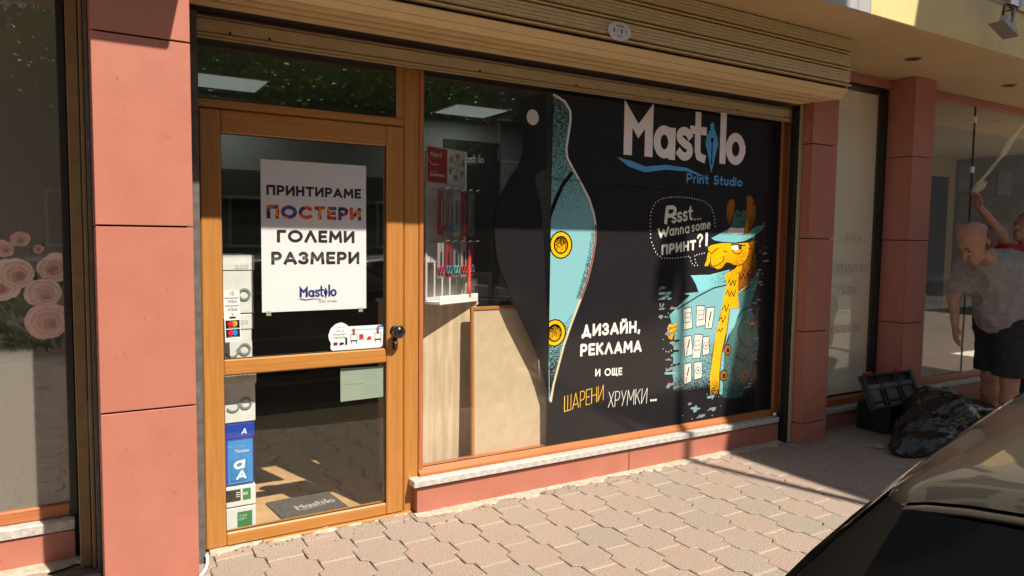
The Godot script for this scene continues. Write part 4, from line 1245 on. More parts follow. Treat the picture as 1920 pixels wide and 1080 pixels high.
func print_cards() -> StandardMaterial3D:
	var c := Canvas.new(0, 0, 78, 252, 5.0, Color(0.90, 0.90, 0.90))
	var nv := Color(0.10, 0.11, 0.28)
	for k in 4:
		c.stroke(Canvas.arc(28 + k * 2, 236, 4 + k * 4.5, 5 + k * 3.5, -48, 48, 8), 2.2, Color(0.1, 0.1, 0.1))
	for y in [212.0, 174.0]:
		c.rect(6, y, 72, y + 4, nv)
		c.text("VISA", [17, y - 22, 62, y - 22, 15], 0.17, nv, 0.2)
	c.rect(6, 151, 72, 153, Color(0.75, 0.66, 0.4))
	c.text("V", [34, 128, 46, 128, 13], 0.2, nv)
	c.rect(24, 114, 55, 124, nv)
	for y in [[66.0, Color(0.85, 0.10, 0.12), Color(0.95, 0.62, 0.10)], [22.0, Color(0.88, 0.12, 0.20), Color(0.10, 0.55, 0.85)]]:
		c.rect(5, y[0], 73, y[0] + 40, Color(0.06, 0.06, 0.12))
		c.disc(29, y[0] + 23, 14, 14, y[1])
		c.disc(49, y[0] + 23, 14, 14, y[2])
		c.disc(39, y[0] + 23, 5.5, 10, y[1].lerp(y[2], 0.5))
		c.rect(18, y[0] + 3, 60, y[0] + 5, Color(0.7, 0.7, 0.7))
	c.rect(6, 10, 72, 12, Color(0.5, 0.5, 0.5))
	var m := mat(Color.WHITE, 0.4)
	m.albedo_texture = c.tex()
	return m

func print_stamps() -> StandardMaterial3D:
	var c := Canvas.new(0, 0, 305, 165, 3.0, Color(0, 0, 0, 0))
	var w := Color(0.88, 0.91, 0.92)
	c.fill([22, 0, 285, 0, 300, 10, 304, 110, 290, 126, 110, 126, 95, 140, 70, 150, 40, 142, 14, 118, 2, 84, 6, 58, 16, 40, 12, 14], w)
	c.rect(118, 100, 303, 108, Color(0.55, 0.80, 0.88))
	c.rect(270, 112, 302, 122, Color(0.25, 0.45, 0.75))
	c.text("Co", [38, 118, 62, 118, 12], 0.14, Color(0.45, 0.25, 0.3))
	c.text("l", [65, 118, 67, 118, 12], 0.14, Color(0.6, 0.3, 0.35))
	c.text("oP", [71, 118, 92, 118, 12], 0.14, Color(0.7, 0.45, 0.5))
	var k := Color(0.08, 0.08, 0.09)
	c.text("ТУК СЕ", [42, 98, 84, 98, 9], 0.2, k)
	c.text("ПРОДАВАТ", [28, 80, 96, 80, 9], 0.2, k)
	c.text("ПЕЧАТИ", [34, 62, 92, 62, 11], 0.2, k)
	c.fill([28, 26, 50, 26, 52, 44, 30, 44], Color(0.55, 0.10, 0.22))
	c.fill([60, 24, 84, 30, 86, 40, 64, 42], Color(0.06, 0.06, 0.07))
	c.rect(92, 26, 103, 66, Color(0.05, 0.05, 0.06))
	for x in [122.0, 256.0]:
		c.rect(x + 8, 92, x + 24, 112, Color(0.75, 0.30, 0.22))
		c.rect(x + 11, 76, x + 21, 92, k)
		c.stroke([x, 38, x, 82, x + 34, 82, x + 34, 38], 3, Color(0.25, 0.28, 0.30))
		c.rect(x, 42, x + 34, 50, k)
		c.stroke([x + 2, 42, x + 2, 28], 3, k)
		c.stroke([x + 32, 42, x + 32, 28], 3, k)
	c.rect(168, 56, 192, 80, Color(0.80, 0.16, 0.18))
	c.rect(166, 50, 194, 55, k)
	c.fill([206, 44, 236, 46, 236, 64, 218, 66], Color(0.82, 0.18, 0.20))
	return c.cut(0.35)

# ------------------------------------------------------------------ inside the print shop
func interior():
	var room := structure("shop_room")
	bx("floor", room, noisy(lin(0.42, 0.27, 0.13), lin(0.50, 0.33, 0.17), 0.9, 0.5, 90), [0.29, -0.014, -2.9], [4.72, 0.004, -0.03], 0.0)
	bx("back_wall", room, mat(lin(0.22, 0.21, 0.20), 0.9), [0.29, 0.0, -3.0], [4.72, 2.78, -2.9], 0.0)
	bx("side_wall", room, mat(lin(0.22, 0.21, 0.20), 0.9), [0.292, 0.0, -2.9], [0.33, 2.78, -0.06], 0.0)
	bx("side_wall", room, mat(lin(0.22, 0.21, 0.20), 0.9), [4.70, 0.0, -2.9], [4.718, 2.78, -0.06], 0.0)
	bx("ceiling", room, mat(lin(0.12, 0.115, 0.105), 0.9), [0.29, 2.76, -2.9], [4.72, 2.80, -0.06], 0.0)
	for p in [[0.68, 1.272, "square ceiling light panel seen through the fanlight over the door"], [2.93, 3.45, "square ceiling light panel seen through the shop window beside the bird"]]:
		var l := thing("ceiling_light", p[2], "ceiling light", "ceiling light panels in the print shop")
		bx("frame", l, M.white, [p[0] - 0.015, 2.750, -2.635], [p[1] + 0.015, 2.762, -2.125], 0.002)
		var dm := mat(Color(0.75, 0.78, 0.75), 0.6)
		dm.emission_enabled = true
		dm.emission = Color(0.80, 0.86, 0.82)
		dm.emission_energy_multiplier = 0.15
		bx("diffuser", l, dm, [p[0], 2.745, -2.62], [p[1], 2.7505, -2.14], 0.0)
		var al := AreaLight3D.new()
		al.name = "glow"
		al.light_energy = 0.22
		al.light_color = Color(0.9, 0.96, 0.92)
		al.area_size = Vector2(0.5, 0.48)
		al.area_range = 8.0
		al.shadow_enabled = true
		al.rotation_degrees = Vector3(-90, 0, 0)
		al.position = Vector3((p[0] + p[1]) * 0.5, 2.735, -2.38)
		l.add_child(al)
	# poster, stickers and notice on the door glass
	var po := thing("poster", "white poster with four lines of bold Cyrillic words taped inside the door glass", "poster")
	bx("backing", po, M.white, [0.768, 1.166, 0.0005], [1.311, 1.929, 0.0025], 0.0)
	part("print", sheet(Vector3(0.768, 1.166, 0.003), Vector3(1.311, 1.166, 0.003), Vector3(1.311, 1.929, 0.003), Vector3(0.768, 1.929, 0.003)), print_poster(), po)
	for x in [0.80, 1.28]:
		for y in [1.160]:
			bx("tape", po, glassy(0.35, Color(0.8, 0.8, 0.7)), [x - 0.012, y - 0.012, 0.0035], [x + 0.012, y + 0.012, 0.0040], 0.0)
	var cs := thing("card_sticker", "narrow white sticker of payment card logos at the left edge of the door glass", "sticker")
	part("print", sheet(Vector3(0.592, 1.026, 0.0065), Vector3(0.666, 1.029, 0.0065), Vector3(0.661, 1.282, 0.0065), Vector3(0.584, 1.283, 0.0065)), print_cards(), cs)
	var ss := thing("stamp_sticker", "white rounded sticker picturing rubber stamps beside the door knob", "sticker")
	part("print", sheet(Vector3(1.100, 0.948, 0.0065), Vector3(1.408, 0.948, 0.0065), Vector3(1.408, 1.112, 0.0065), Vector3(1.100, 1.112, 0.0065)), print_stamps(), ss)
	var nc := Canvas.new(0, 0, 240, 175, 2.0, Color(0.56, 0.62, 0.56))
	var r := RandomNumberGenerator.new()
	r.seed = 3
	for j in 9:
		var y := 150.0 - j * 15.0
		var x := 120.0 + r.randf_range(-10, 10) if j != 4 else 20.0
		var p := []
		for k in 22:
			p.append_array([x + k * 4.6, y + r.randf_range(-3, 3)])
		nc.stroke(p, 1.2, Color(0.42, 0.47, 0.43), false)
	nc.stroke([5, 88, 130, 88], 1.6, Color(0.36, 0.40, 0.37), false)
	var nm := mat(Color.WHITE, 0.6)
	nm.albedo_texture = nc.tex()
	lone("door_notice", sheet(Vector3(1.167, 0.669, 0.004), Vector3(1.409, 0.672, 0.004), Vector3(1.409, 0.843, 0.004), Vector3(1.167, 0.849, 0.004)), nm, "pale green handwritten notice on the lower door glass", "notice")
	# cartons of paper stacked just inside the door
	var blue := mat(lin(0.01, 0.05, 0.40), 0.35)
	var sky := mat(lin(0.03, 0.25, 0.62), 0.4)
	var green := mat(lin(0.02, 0.20, 0.06), 0.4)
	var wh := noisy(lin(0.60, 0.65, 0.62), lin(0.68, 0.72, 0.69), 0.4, 0.5, 91)
	var gy := mat(lin(0.22, 0.24, 0.24), 0.5)
	var z := -0.105
	var specs := [[0.0, 0.150, "white paper carton with a green label, bottom of the stack inside the door"], [0.150, 0.262, "white paper carton with black and green labels, second from the floor inside the door"], [0.262, 0.590, "blue paper carton in the stack just inside the door"], [0.590, 0.868, "white paper carton standing on the blue carton inside the door"], [0.868, 1.150, "white paper carton second from the top of the door stack"], [1.150, 1.452, "white paper carton at the top of the stack inside the door"]]
	for i in specs.size():
		var s: Array = specs[i]
		var t := thing("paper_carton", s[2], "carton", "paper cartons stacked inside the door")
		var dx := rng.randf_range(-0.006, 0.006)
		var xr := 0.745 + dx
		bx("body", t, blue if i == 2 else wh, [0.36, s[0] + 0.0045, z - 0.30], [xr, s[1] - 0.002, z + dx], 0.004)
		if i >= 2:
			bx("lid", t, blue if i == 2 else wh, [0.352, s[1] - 0.078, z - 0.31], [xr + 0.006, s[1] + 0.0005, z + dx + 0.005], 0.004)
		var zf := z + dx + 0.0008
		if i == 0:
			bx("label", t, green, [0.655, 0.02, zf - 0.001], [0.728, 0.125, zf + 0.0006], 0.0)
			var c0 := Canvas.new(0, 0, 70, 40, 5.0, Color(0, 0, 0, 0))
			c0.text("Universal", [4, 26, 44, 26, 9], 0.15, Color(0.9, 0.95, 0.9))
			for j in 3:
				c0.rect(4, 16 - j * 5, 44 - j * 6, 17.6 - j * 5, Color(0.75, 0.88, 0.78))
			part("lettering", sheet(Vector3(0.657, 0.075, zf + 0.0011), Vector3(0.727, 0.075, zf + 0.0011), Vector3(0.727, 0.115, zf + 0.0011), Vector3(0.657, 0.115, zf + 0.0011)), c0.cut(0.4), t)
		elif i == 1:
			bx("label", t, M.dark, [0.60, 0.185, zf - 0.001], [0.672, 0.245, zf + 0.0006], 0.0)
			bx("label", t, green, [0.683, 0.185, zf - 0.001], [0.722, 0.245, zf + 0.0006], 0.0)
			var c1 := Canvas.new(0, 0, 120, 60, 5.0, Color(0, 0, 0, 0))
			c1.text("80", [84, 25, 106, 25, 17], 0.2, Color(0.85, 0.92, 0.86))
			for j in 3:
				c1.rect(48, 42 - j * 11, 66, 46 - j * 11, Color(0.9, 0.9, 0.9))
			part("lettering", sheet(Vector3(0.602, 0.185, zf + 0.0011), Vector3(0.722, 0.185, zf + 0.0011), Vector3(0.722, 0.245, zf + 0.0011), Vector3(0.602, 0.245, zf + 0.0011)), c1.cut(0.4), t)
		elif i == 2:
			bx("label", t, sky, [0.615, 0.275, zf - 0.001], [0.735, 0.50, zf + 0.0006], 0.0)
			var c2 := Canvas.new(0, 0, 140, 320, 3.0, Color(0, 0, 0, 0))
			var w := Color(0.88, 0.92, 0.95)
			c2.text("A", [78, 262, 104, 262, 32], 0.22, w, 0.15)
			c2.text("Smoother", [10, 190, 96, 190, 22], 0.10, Color(0.5, 0.75, 0.9))
			c2.text("Thicker", [44, 166, 116, 166, 20], 0.16, w)
			c2.rect(25, 24, 106, 132, Color(0.10, 0.50, 0.75))
			c2.text("a", [36, 80, 92, 84, 66], 0.20, w, 0.1)
			c2.text("A", [50, 28, 100, 28, 48], 0.22, w, 0.1)
			part("lettering", sheet(Vector3(0.602, 0.268, zf + 0.0056), Vector3(0.742, 0.268, zf + 0.0056), Vector3(0.742, 0.588, zf + 0.0056), Vector3(0.602, 0.588, zf + 0.0056)), c2.cut(0.4), t)
		else:
			var c3 := Canvas.new(0, 0, 130, 270, 2.5, Color(0, 0, 0, 0))
			var g := Color(0.50, 0.53, 0.53)
			c3.stroke(Canvas.arc(92, 95, 26, 27, 0, 360, 20), 11, g)
			c3.stroke(Canvas.arc(30, 88, 30, 30, -150, 20, 14), 9, g)
			for j in 3:
				c3.stroke(Canvas.arc(58 + j * 22, 238, 7, 9, 0, 360, 10), 1.8, g)
			part("lettering", sheet(Vector3(0.61, s[0] + 0.01, zf + 0.0056), Vector3(0.74, s[0] + 0.01, zf + 0.0056), Vector3(0.74, s[0] + 0.272, zf + 0.0056), Vector3(0.61, s[0] + 0.272, zf + 0.0056)), c3.cut(0.4), t)
	var mt := thing("door_mat", "dark grey doormat with a pale shop name just inside the door", "doormat", "", Vector3(1.075, 0.0045, -0.30))
	mt.rotation.y = 0.10
	bx("mat", mt, noisy(lin(0.05, 0.047, 0.042), lin(0.09, 0.085, 0.075), 0.1, 0.95, 92), [-0.185, 0.0, -0.19], [0.185, 0.010, 0.19], 0.003)
	var mc := Canvas.new(0, 0, 370, 380, 1.2, Color(0, 0, 0, 0))
	logo(mc, Vector2(110, 160), 0.95, Color(0.62, 0.61, 0.58), Color(0.62, 0.61, 0.58))
	mc.stroke(Canvas.arc(45, 130, 10, 10, 0, 360, 12), 4, Color(0.4, 0.39, 0.36))
	part("lettering", sheet(Vector3(-0.185, 0.0108, 0.19), Vector3(0.185, 0.0108, 0.19), Vector3(0.185, 0.0108, -0.19), Vector3(-0.185, 0.0108, -0.19)), mc.cut(0.9), mt)

	# what stands behind the open part of the window
	var cab := thing("oak_cabinet", "pale oak cabinet standing behind the clear part of the shop window", "cabinet")
	var pale := wood(lin(0.47, 0.37, 0.235), lin(0.61, 0.50, 0.345), 0.34, 0.6, 93, false, 4.0)
	bx("front_panel", cab, pale, [1.60, 0.02, -0.168], [2.072, 1.158, -0.15], 0.002)
	bx("carcass", cab, pale, [1.602, 0.005, -0.60], [2.070, 1.142, -0.170], 0.002)
	bx("top_panel", cab, pale, [1.59, 1.1435, -0.61], [2.08, 1.166, -0.145], 0.002)
	var bd := thing("leaning_board", "tan hardboard in a thin pine frame leaning inside the window under the bird", "board")
	bd.position = Vector3(1.985, 0.0045, -0.028)
	bd.rotation.x = -0.030
	var hard := noisy(lin(0.46, 0.365, 0.235), lin(0.52, 0.42, 0.28), 0.6, 0.75, 94, 0.004, lin(0.3, 0.22, 0.13))
	bx("panel", bd, hard, [0.008, 0.0, -0.010], [0.62, 1.128, -0.004], 0.0)
	bx("frame_strip", bd, M.oak_v, [0.0, 0.0, -0.018], [0.018, 1.136, 0.004], 0.002)
	bx("frame_strip", bd, M.oak_v, [0.602, 0.0, -0.018], [0.62, 1.136, 0.004], 0.002)
	bx("frame_strip", bd, M.oak_h, [0.0185, 1.118, -0.018], [0.6015, 1.137, 0.004], 0.002)
	bx("frame_strip", bd, M.oak_h, [0.0185, 0.0, -0.018], [0.6015, 0.018, 0.004], 0.002)
	rack()
	var tin := MB.new(true)
	tin.lathe([[0.0, 0.0], [0.062, 0.0], [0.064, 0.004], [0.064, 0.100], [0.067, 0.101], [0.067, 0.128], [0.060, 0.131], [0.0, 0.131]], Vector3(2.085, 1.167, -0.30), Vector3.UP, 28)
	lone("white_tin", tin.done(), M.white, "round white plastic tub with a lid on the oak cabinet", "tub")
	var cl := thing("cable_coil", "coil of black tubing lying behind the leaning board", "coil")
	for k in 7:
		var cm := MB.new(true)
		var pts := []
		for j in 25:
			var a := TAU * j / 24.0
			pts.append(Vector3(2.32 + 0.17 * cos(a), 1.06 + k * 0.016, -0.36 + 0.12 * sin(a)))
		cm.tube(pts, 0.008, 6, false)
		part("loop", cm.done(), mat(lin(0.02, 0.02, 0.022), 0.3), cl)
	var tb := thing("back_table", "dark table behind the leaning board", "table")
	bx("table_top", tb, mat(lin(0.05, 0.045, 0.04), 0.5), [2.09, 1.02, -0.9], [2.95, 1.048, -0.2], 0.003)
	for x in [2.12, 2.88]:
		for q in [-0.86, -0.26]:
			bx("leg", tb, M.dark, [x, 0.0045, q], [x + 0.04, 1.019, q + 0.04], 0.002)
	lone("beige_folder", boxmesh([2.13, 1.049, -0.62], [2.42, 1.32, -0.58]), mat(lin(0.42, 0.36, 0.26), 0.8), "beige cardboard folder upright on the dark table", "folder")
	var bn := thing("black_banner", "black poster with the shop word mark on the back wall", "poster")
	bx("board", bn, mat(lin(0.006, 0.006, 0.006), 0.5), [3.15, 1.0, -2.895], [3.80, 2.55, -2.88], 0.002)
	var bc := Canvas.new(0, 0, 400, 160, 1.0, Color(0, 0, 0, 0))
	logo(bc, Vector2(60, 40), 1.15, Color(0.62, 0.62, 0.62), Color(0.4, 0.45, 0.5))
	part("lettering", sheet(Vector3(3.27, 2.28, -2.879), Vector3(3.67, 2.28, -2.879), Vector3(3.67, 2.44, -2.879), Vector3(3.27, 2.44, -2.879)), bc.cut(0.6), bn)
	var sh := thing("wall_shelf", "tall dark shelf unit deep inside the shop", "shelf")
	bx("carcass", sh, mat(lin(0.04, 0.037, 0.034), 0.7), [0.335, 0.0045, -2.88], [2.6, 2.1, -2.60], 0.003)
	for k in 5:
		bx("shelf_board", sh, mat(lin(0.10, 0.09, 0.08), 0.7), [0.337, 0.25 + k * 0.40, -2.598], [2.59, 0.275 + k * 0.40, -2.57], 0.002)

func boxmesh(a: Array, b: Array, bev := 0.002) -> ArrayMesh:
	var mb := MB.new()
	mb.box(Vector3(a[0], a[1], a[2]), Vector3(b[0], b[1], b[2]), bev)
	return mb.done()

func rack():
	var t := thing("display_rack", "white display rack with a red header and wire hooks on the oak cabinet", "display rack")
	t.position = Vector3(2.03, 1.167, -0.235)
	t.rotation.y = 0.42
	# local x runs left from the right edge
	bx("back_panel", t, mat(lin(0.50, 0.48, 0.44), 0.5), [-0.36, 0.02, -0.012], [-0.004, 0.88, 0.0], 0.001)
	bx("edge", t, M.white, [-0.004, 0.0, -0.016], [0.006, 0.91, 0.006], 0.002)
	bx("tray", t, M.white, [-0.36, 0.0, -0.012], [-0.004, 0.018, 0.11], 0.003)
	bx("tray_lip", t, M.white, [-0.36, 0.018, 0.104], [-0.004, 0.05, 0.11], 0.002)
	bx("header", t, mat(lin(0.58, 0.56, 0.51), 0.5), [-0.36, 0.70, 0.0005], [-0.004, 0.912, 0.004], 0.001)
	bx("header_red", t, mat(lin(0.33, 0.012, 0.012), 0.4), [-0.355, 0.705, 0.0045], [-0.18, 0.905, 0.0058], 0.0)
	var c := Canvas.new(0, 0, 350, 205, 2.0, Color(0, 0, 0, 0))
	c.text("Maped", [22, 150, 120, 150, 30], 0.16, Color(0.85, 0.8, 0.78), 0.1)
	c.rect(20, 60, 90, 66, Color(0.75, 0.5, 0.48))
	c.rect(20, 40, 150, 52, Color(0.8, 0.6, 0.58))
	c.stroke(Canvas.arc(60, 165, 62, 62, 200, 300, 10), 5, Color(0.8, 0.7, 0.68))
	for k in 6:
		var a := TAU * k / 6.0 + 0.4
		var o := Vector2(262, 108)
		var d := Vector2(cos(a), sin(a))
		var e := Vector2(-d.y, d.x)
		c.stroke([o.x + d.x * 14, o.y + d.y * 14, o.x + d.x * 52, o.y + d.y * 52], 4, Color(0.12, 0.14, 0.14), false)
		for s in [-1, 1]:
			var q: Vector2 = o + d * 66 + e * 9.0 * s
			c.stroke(Canvas.arc(q.x, q.y, 8, 11, 0, 360, 10), 5, Color(0.1, 0.22, 0.16) if k % 2 == 0 else Color(0.12, 0.12, 0.13), false)
	part("lettering", sheet(Vector3(-0.355, 0.703, 0.0066), Vector3(-0.005, 0.703, 0.0066), Vector3(-0.005, 0.908, 0.0066), Vector3(-0.355, 0.908, 0.0066)), c.cut(0.5), t)
	for k in 10:
		var hk := MB.new(true)
		var x := -0.33 + (k % 5) * 0.07
		var y := 0.66 if k < 5 else 0.36
		hk.tube([Vector3(x, y, 0.0), Vector3(x, y + 0.004, 0.12), Vector3(x, y + 0.012, 0.15)], 0.003, 6)
		part("hook", hk.done(), M.chrome, t)
	# packets on the hooks
	var xf := Transform3D(Basis(Vector3.UP, 0.42), Vector3(2.03, 1.167, -0.235))
	var cols := [lin(0.35, 0.02, 0.10), lin(0.05, 0.16, 0.22), lin(0.10, 0.30, 0.36), lin(0.40, 0.03, 0.02), lin(0.06, 0.06, 0.07)]
	for k in 10:
		var x := -0.33 + (k % 5) * 0.07
		var top := 0.655 if k < 5 else 0.355
		var hgt := 0.26 if k < 5 else 0.20
		var p := thing("scissors_packet", "%s packet with %s scissors hanging on the %s row of the display rack" % [["first", "second", "third", "fourth", "fifth"][k % 5], ["dark red", "blue", "teal", "red", "black"][k % 5], "upper" if k < 5 else "lower"], "packet", "scissors packets on the rack")
		p.transform = xf
		bx("card", p, mat([lin(0.20, 0.02, 0.02), lin(0.13, 0.12, 0.12), lin(0.24, 0.22, 0.21)][k % 3], 0.4), [x - 0.028, top - hgt, 0.085], [x + 0.028, top, 0.087], 0.0)
		for s in [-1, 1]:
			var ring := MB.new(true)
			var pts := []
			for j in 13:
				var a := TAU * j / 12.0
				pts.append(Vector3(x + s * 0.013 + 0.010 * cos(a), top - hgt + 0.045 + 0.022 * sin(a), 0.094))
			ring.tube(pts, 0.0045, 6, false)
			part("handle", ring.done(), mat(cols[k % 5], 0.4), p)
		bx("blade", p, M.chrome, [x - 0.006, top - hgt + 0.065, 0.091], [x + 0.006, top - 0.05, 0.094], 0.001)
	lone("marker_pen", penmesh(xf * Vector3(-0.085, 0.03, 0.10), xf * Vector3(-0.08, 0.33, 0.10)), mat(lin(0.55, 0.06, 0.05), 0.35), "tall red and white marker standing at the foot of the rack", "marker")
	var rp := thing("black_roll", "long black boxed roll leaning against the display rack", "box")
	var mb := MB.new()
	mb.box(Vector3(-0.022, 0, -0.022), Vector3(0.022, 0.40, 0.022), 0.003, Transform3D(Basis(Vector3(0, 0, 1), -0.16) * Basis(Vector3(1, 0, 0), -0.1), Vector3(1.665, 1.170, -0.115)))
	part("box", mb.done(), mat(lin(0.02, 0.015, 0.02), 0.3), rp)
	var sq := MB.new()
	sq.prism(PackedVector2Array([Vector2(0, 0), Vector2(0.09, 0), Vector2(0.09, 0.22)]), xf * Vector3(-0.11, 0.03, 0.055), xf.basis.x, Vector3.UP, xf.basis.z, 0.002)
	lone("set_square", sq.done(), glassy(0.35, Color(0.75, 0.8, 0.7)), "clear plastic set square on the rack tray", "set square")

func penmesh(a: Vector3, b: Vector3) -> ArrayMesh:
	var mb := MB.new(true)
	mb.tube([a, a.lerp(b, 0.2), a.lerp(b, 0.21), a.lerp(b, 0.8), a.lerp(b, 0.92), b], [0.013, 0.013, 0.011, 0.011, 0.007, 0.003], 10)
	return mb.done()

# ------------------------------------------------------------------ loose things on the pavement
func things_on_pavement():
	var t := thing("toolbox", "open black toolbox with red latches standing by the salmon pillar", "toolbox")
	for w in [[[5.56, 0.004, 0.13], [5.90, 0.012, 0.42]], [[5.56, 0.012, 0.405], [5.90, 0.235, 0.42]], [[5.56, 0.012, 0.13], [5.90, 0.235, 0.145]], [[5.56, 0.012, 0.145], [5.575, 0.235, 0.405]], [[5.885, 0.012, 0.145], [5.90, 0.235, 0.405]]]:
		bx("wall", t, M.black_plastic, w[0], w[1], 0.004)
	var lid := Node3D.new()
	lid.name = "lid"
	t.add_child(lid)
	lid.position = Vector3(5.585, 0.238, 0.455)
	lid.rotation = Vector3(-0.44, 0.06, -0.03)
	bx("shell", lid, M.black_plastic, [-0.365, 0.0, -0.016], [0.365, 0.285, 0.0], 0.02)
	for r in [[[-0.365, 0.0, 0.0], [0.365, 0.022, 0.035]], [[-0.365, 0.262, 0.0], [0.365, 0.285, 0.035]], [[-0.365, 0.0, 0.0], [-0.335, 0.285, 0.035]], [[0.335, 0.0, 0.0], [0.365, 0.285, 0.035]]]:
		bx("rim", lid, M.black_plastic, r[0], r[1], 0.006)
	for x in [-0.15, -0.105, 0.105, 0.15]:
		bx("rib", lid, M.black_plastic, [x - 0.009, 0.022, 0.0], [x + 0.009, 0.262, 0.026], 0.003)
	var grey := noisy(lin(0.085, 0.085, 0.083), lin(0.14, 0.14, 0.135), 0.1, 0.5, 95)
	bx("rib", lid, M.black_plastic, [-0.335, 0.055, 0.0], [0.335, 0.067, 0.018], 0.003)
	bx("cross_band", lid, grey, [-0.335, 0.165, 0.0], [0.335, 0.205, 0.022], 0.004)
	for x in [[-0.33, -0.165], [-0.09, 0.09], [0.165, 0.33]]:
		bx("panel", lid, grey, [x[0], 0.07, 0.0], [x[1], 0.162, 0.006], 0.002)
		bx("panel", lid, grey, [x[0], 0.024, 0.0], [x[1], 0.053, 0.006], 0.002)
	for x in [-0.22, 0.20]:
		bx("latch", t, M.red, [5.585 + x - 0.05, 0.495, 0.315], [5.585 + x + 0.05, 0.522, 0.345], 0.006)
	bx("latch", t, M.red, [5.245, 0.30, 0.41], [5.30, 0.335, 0.44], 0.006)
	bx("latch", t, M.red, [5.90, 0.33, 0.42], [5.96, 0.36, 0.45], 0.006)
	# rubbish bag
	var b := [[Vector3(5.15, 0.04, 0.78), Vector3(5.45, 0.10, 0.72), 0.09, 0.15], [Vector3(5.45, 0.10, 0.72), Vector3(5.78, 0.17, 0.68), 0.15, 0.20], [Vector3(5.78, 0.17, 0.68), Vector3(6.22, 0.13, 0.76), 0.20, 0.15], [Vector3(5.32, 0.04, 0.9), Vector3(5.9, 0.05, 0.95), 0.09, 0.12], [Vector3(5.62, 0.25, 0.62), Vector3(5.74, 0.36, 0.58), 0.09, 0.03], [Vector3(5.95, 0.28, 0.62), Vector3(6.05, 0.36, 0.62), 0.08, 0.03]]
	var bag := blob(b, 0.013, 0.10, [Plane(Vector3.DOWN, -0.003)], 0.026, 2.6, 33, 0.0, Vector3(0.8, 1.7, 1.5))
	lone("rubbish_bag", bag, mat(lin(0.016, 0.0145, 0.013), 0.24), "crumpled black rubbish bag lying in front of the toolbox", "rubbish bag")
	var cw := MB.new(true)
	cw.tube(spline([Vector3(0.468, 0.05, 0.165), Vector3(0.470, 0.022, 0.185), Vector3(0.445, 0.010, 0.26), Vector3(0.40, 0.008, 0.33)], 5), 0.007, 8)
	lone("loose_cable", cw.done(), M.white, "short white cable end on the ground at the foot of the door", "cable")
	var lk := MB.new(true)
	lk.lathe([[0.0, 0.0], [0.018, 0.0], [0.02, 0.006], [0.02, 0.026], [0.014, 0.034], [0.0, 0.036]], Vector3(4.585, 0.2, 0.075), Vector3.UP, 16)
	lone("shutter_lock", lk.done(), M.chrome, "small steel lock on the right end of the granite sill", "lock")
	var sc := MB.new()
	var rr := RandomNumberGenerator.new()
	rr.seed = 8
	for k in 5:
		var p := Vector3(5.10 + rr.randf_range(-0.06, 0.06), 0.006, 0.56 + rr.randf_range(-0.05, 0.05))
		sc.qn(p, p + Vector3(0.05, 0.012, 0.01), p + Vector3(0.045, 0.006, 0.03), p + Vector3(0.0, 0.01, 0.02), Vector3.UP)
	lone("paper_scrap", sc.done(), mat(lin(0.45, 0.40, 0.32), 0.9), "torn pale paper scraps beside the rubbish bag", "litter")

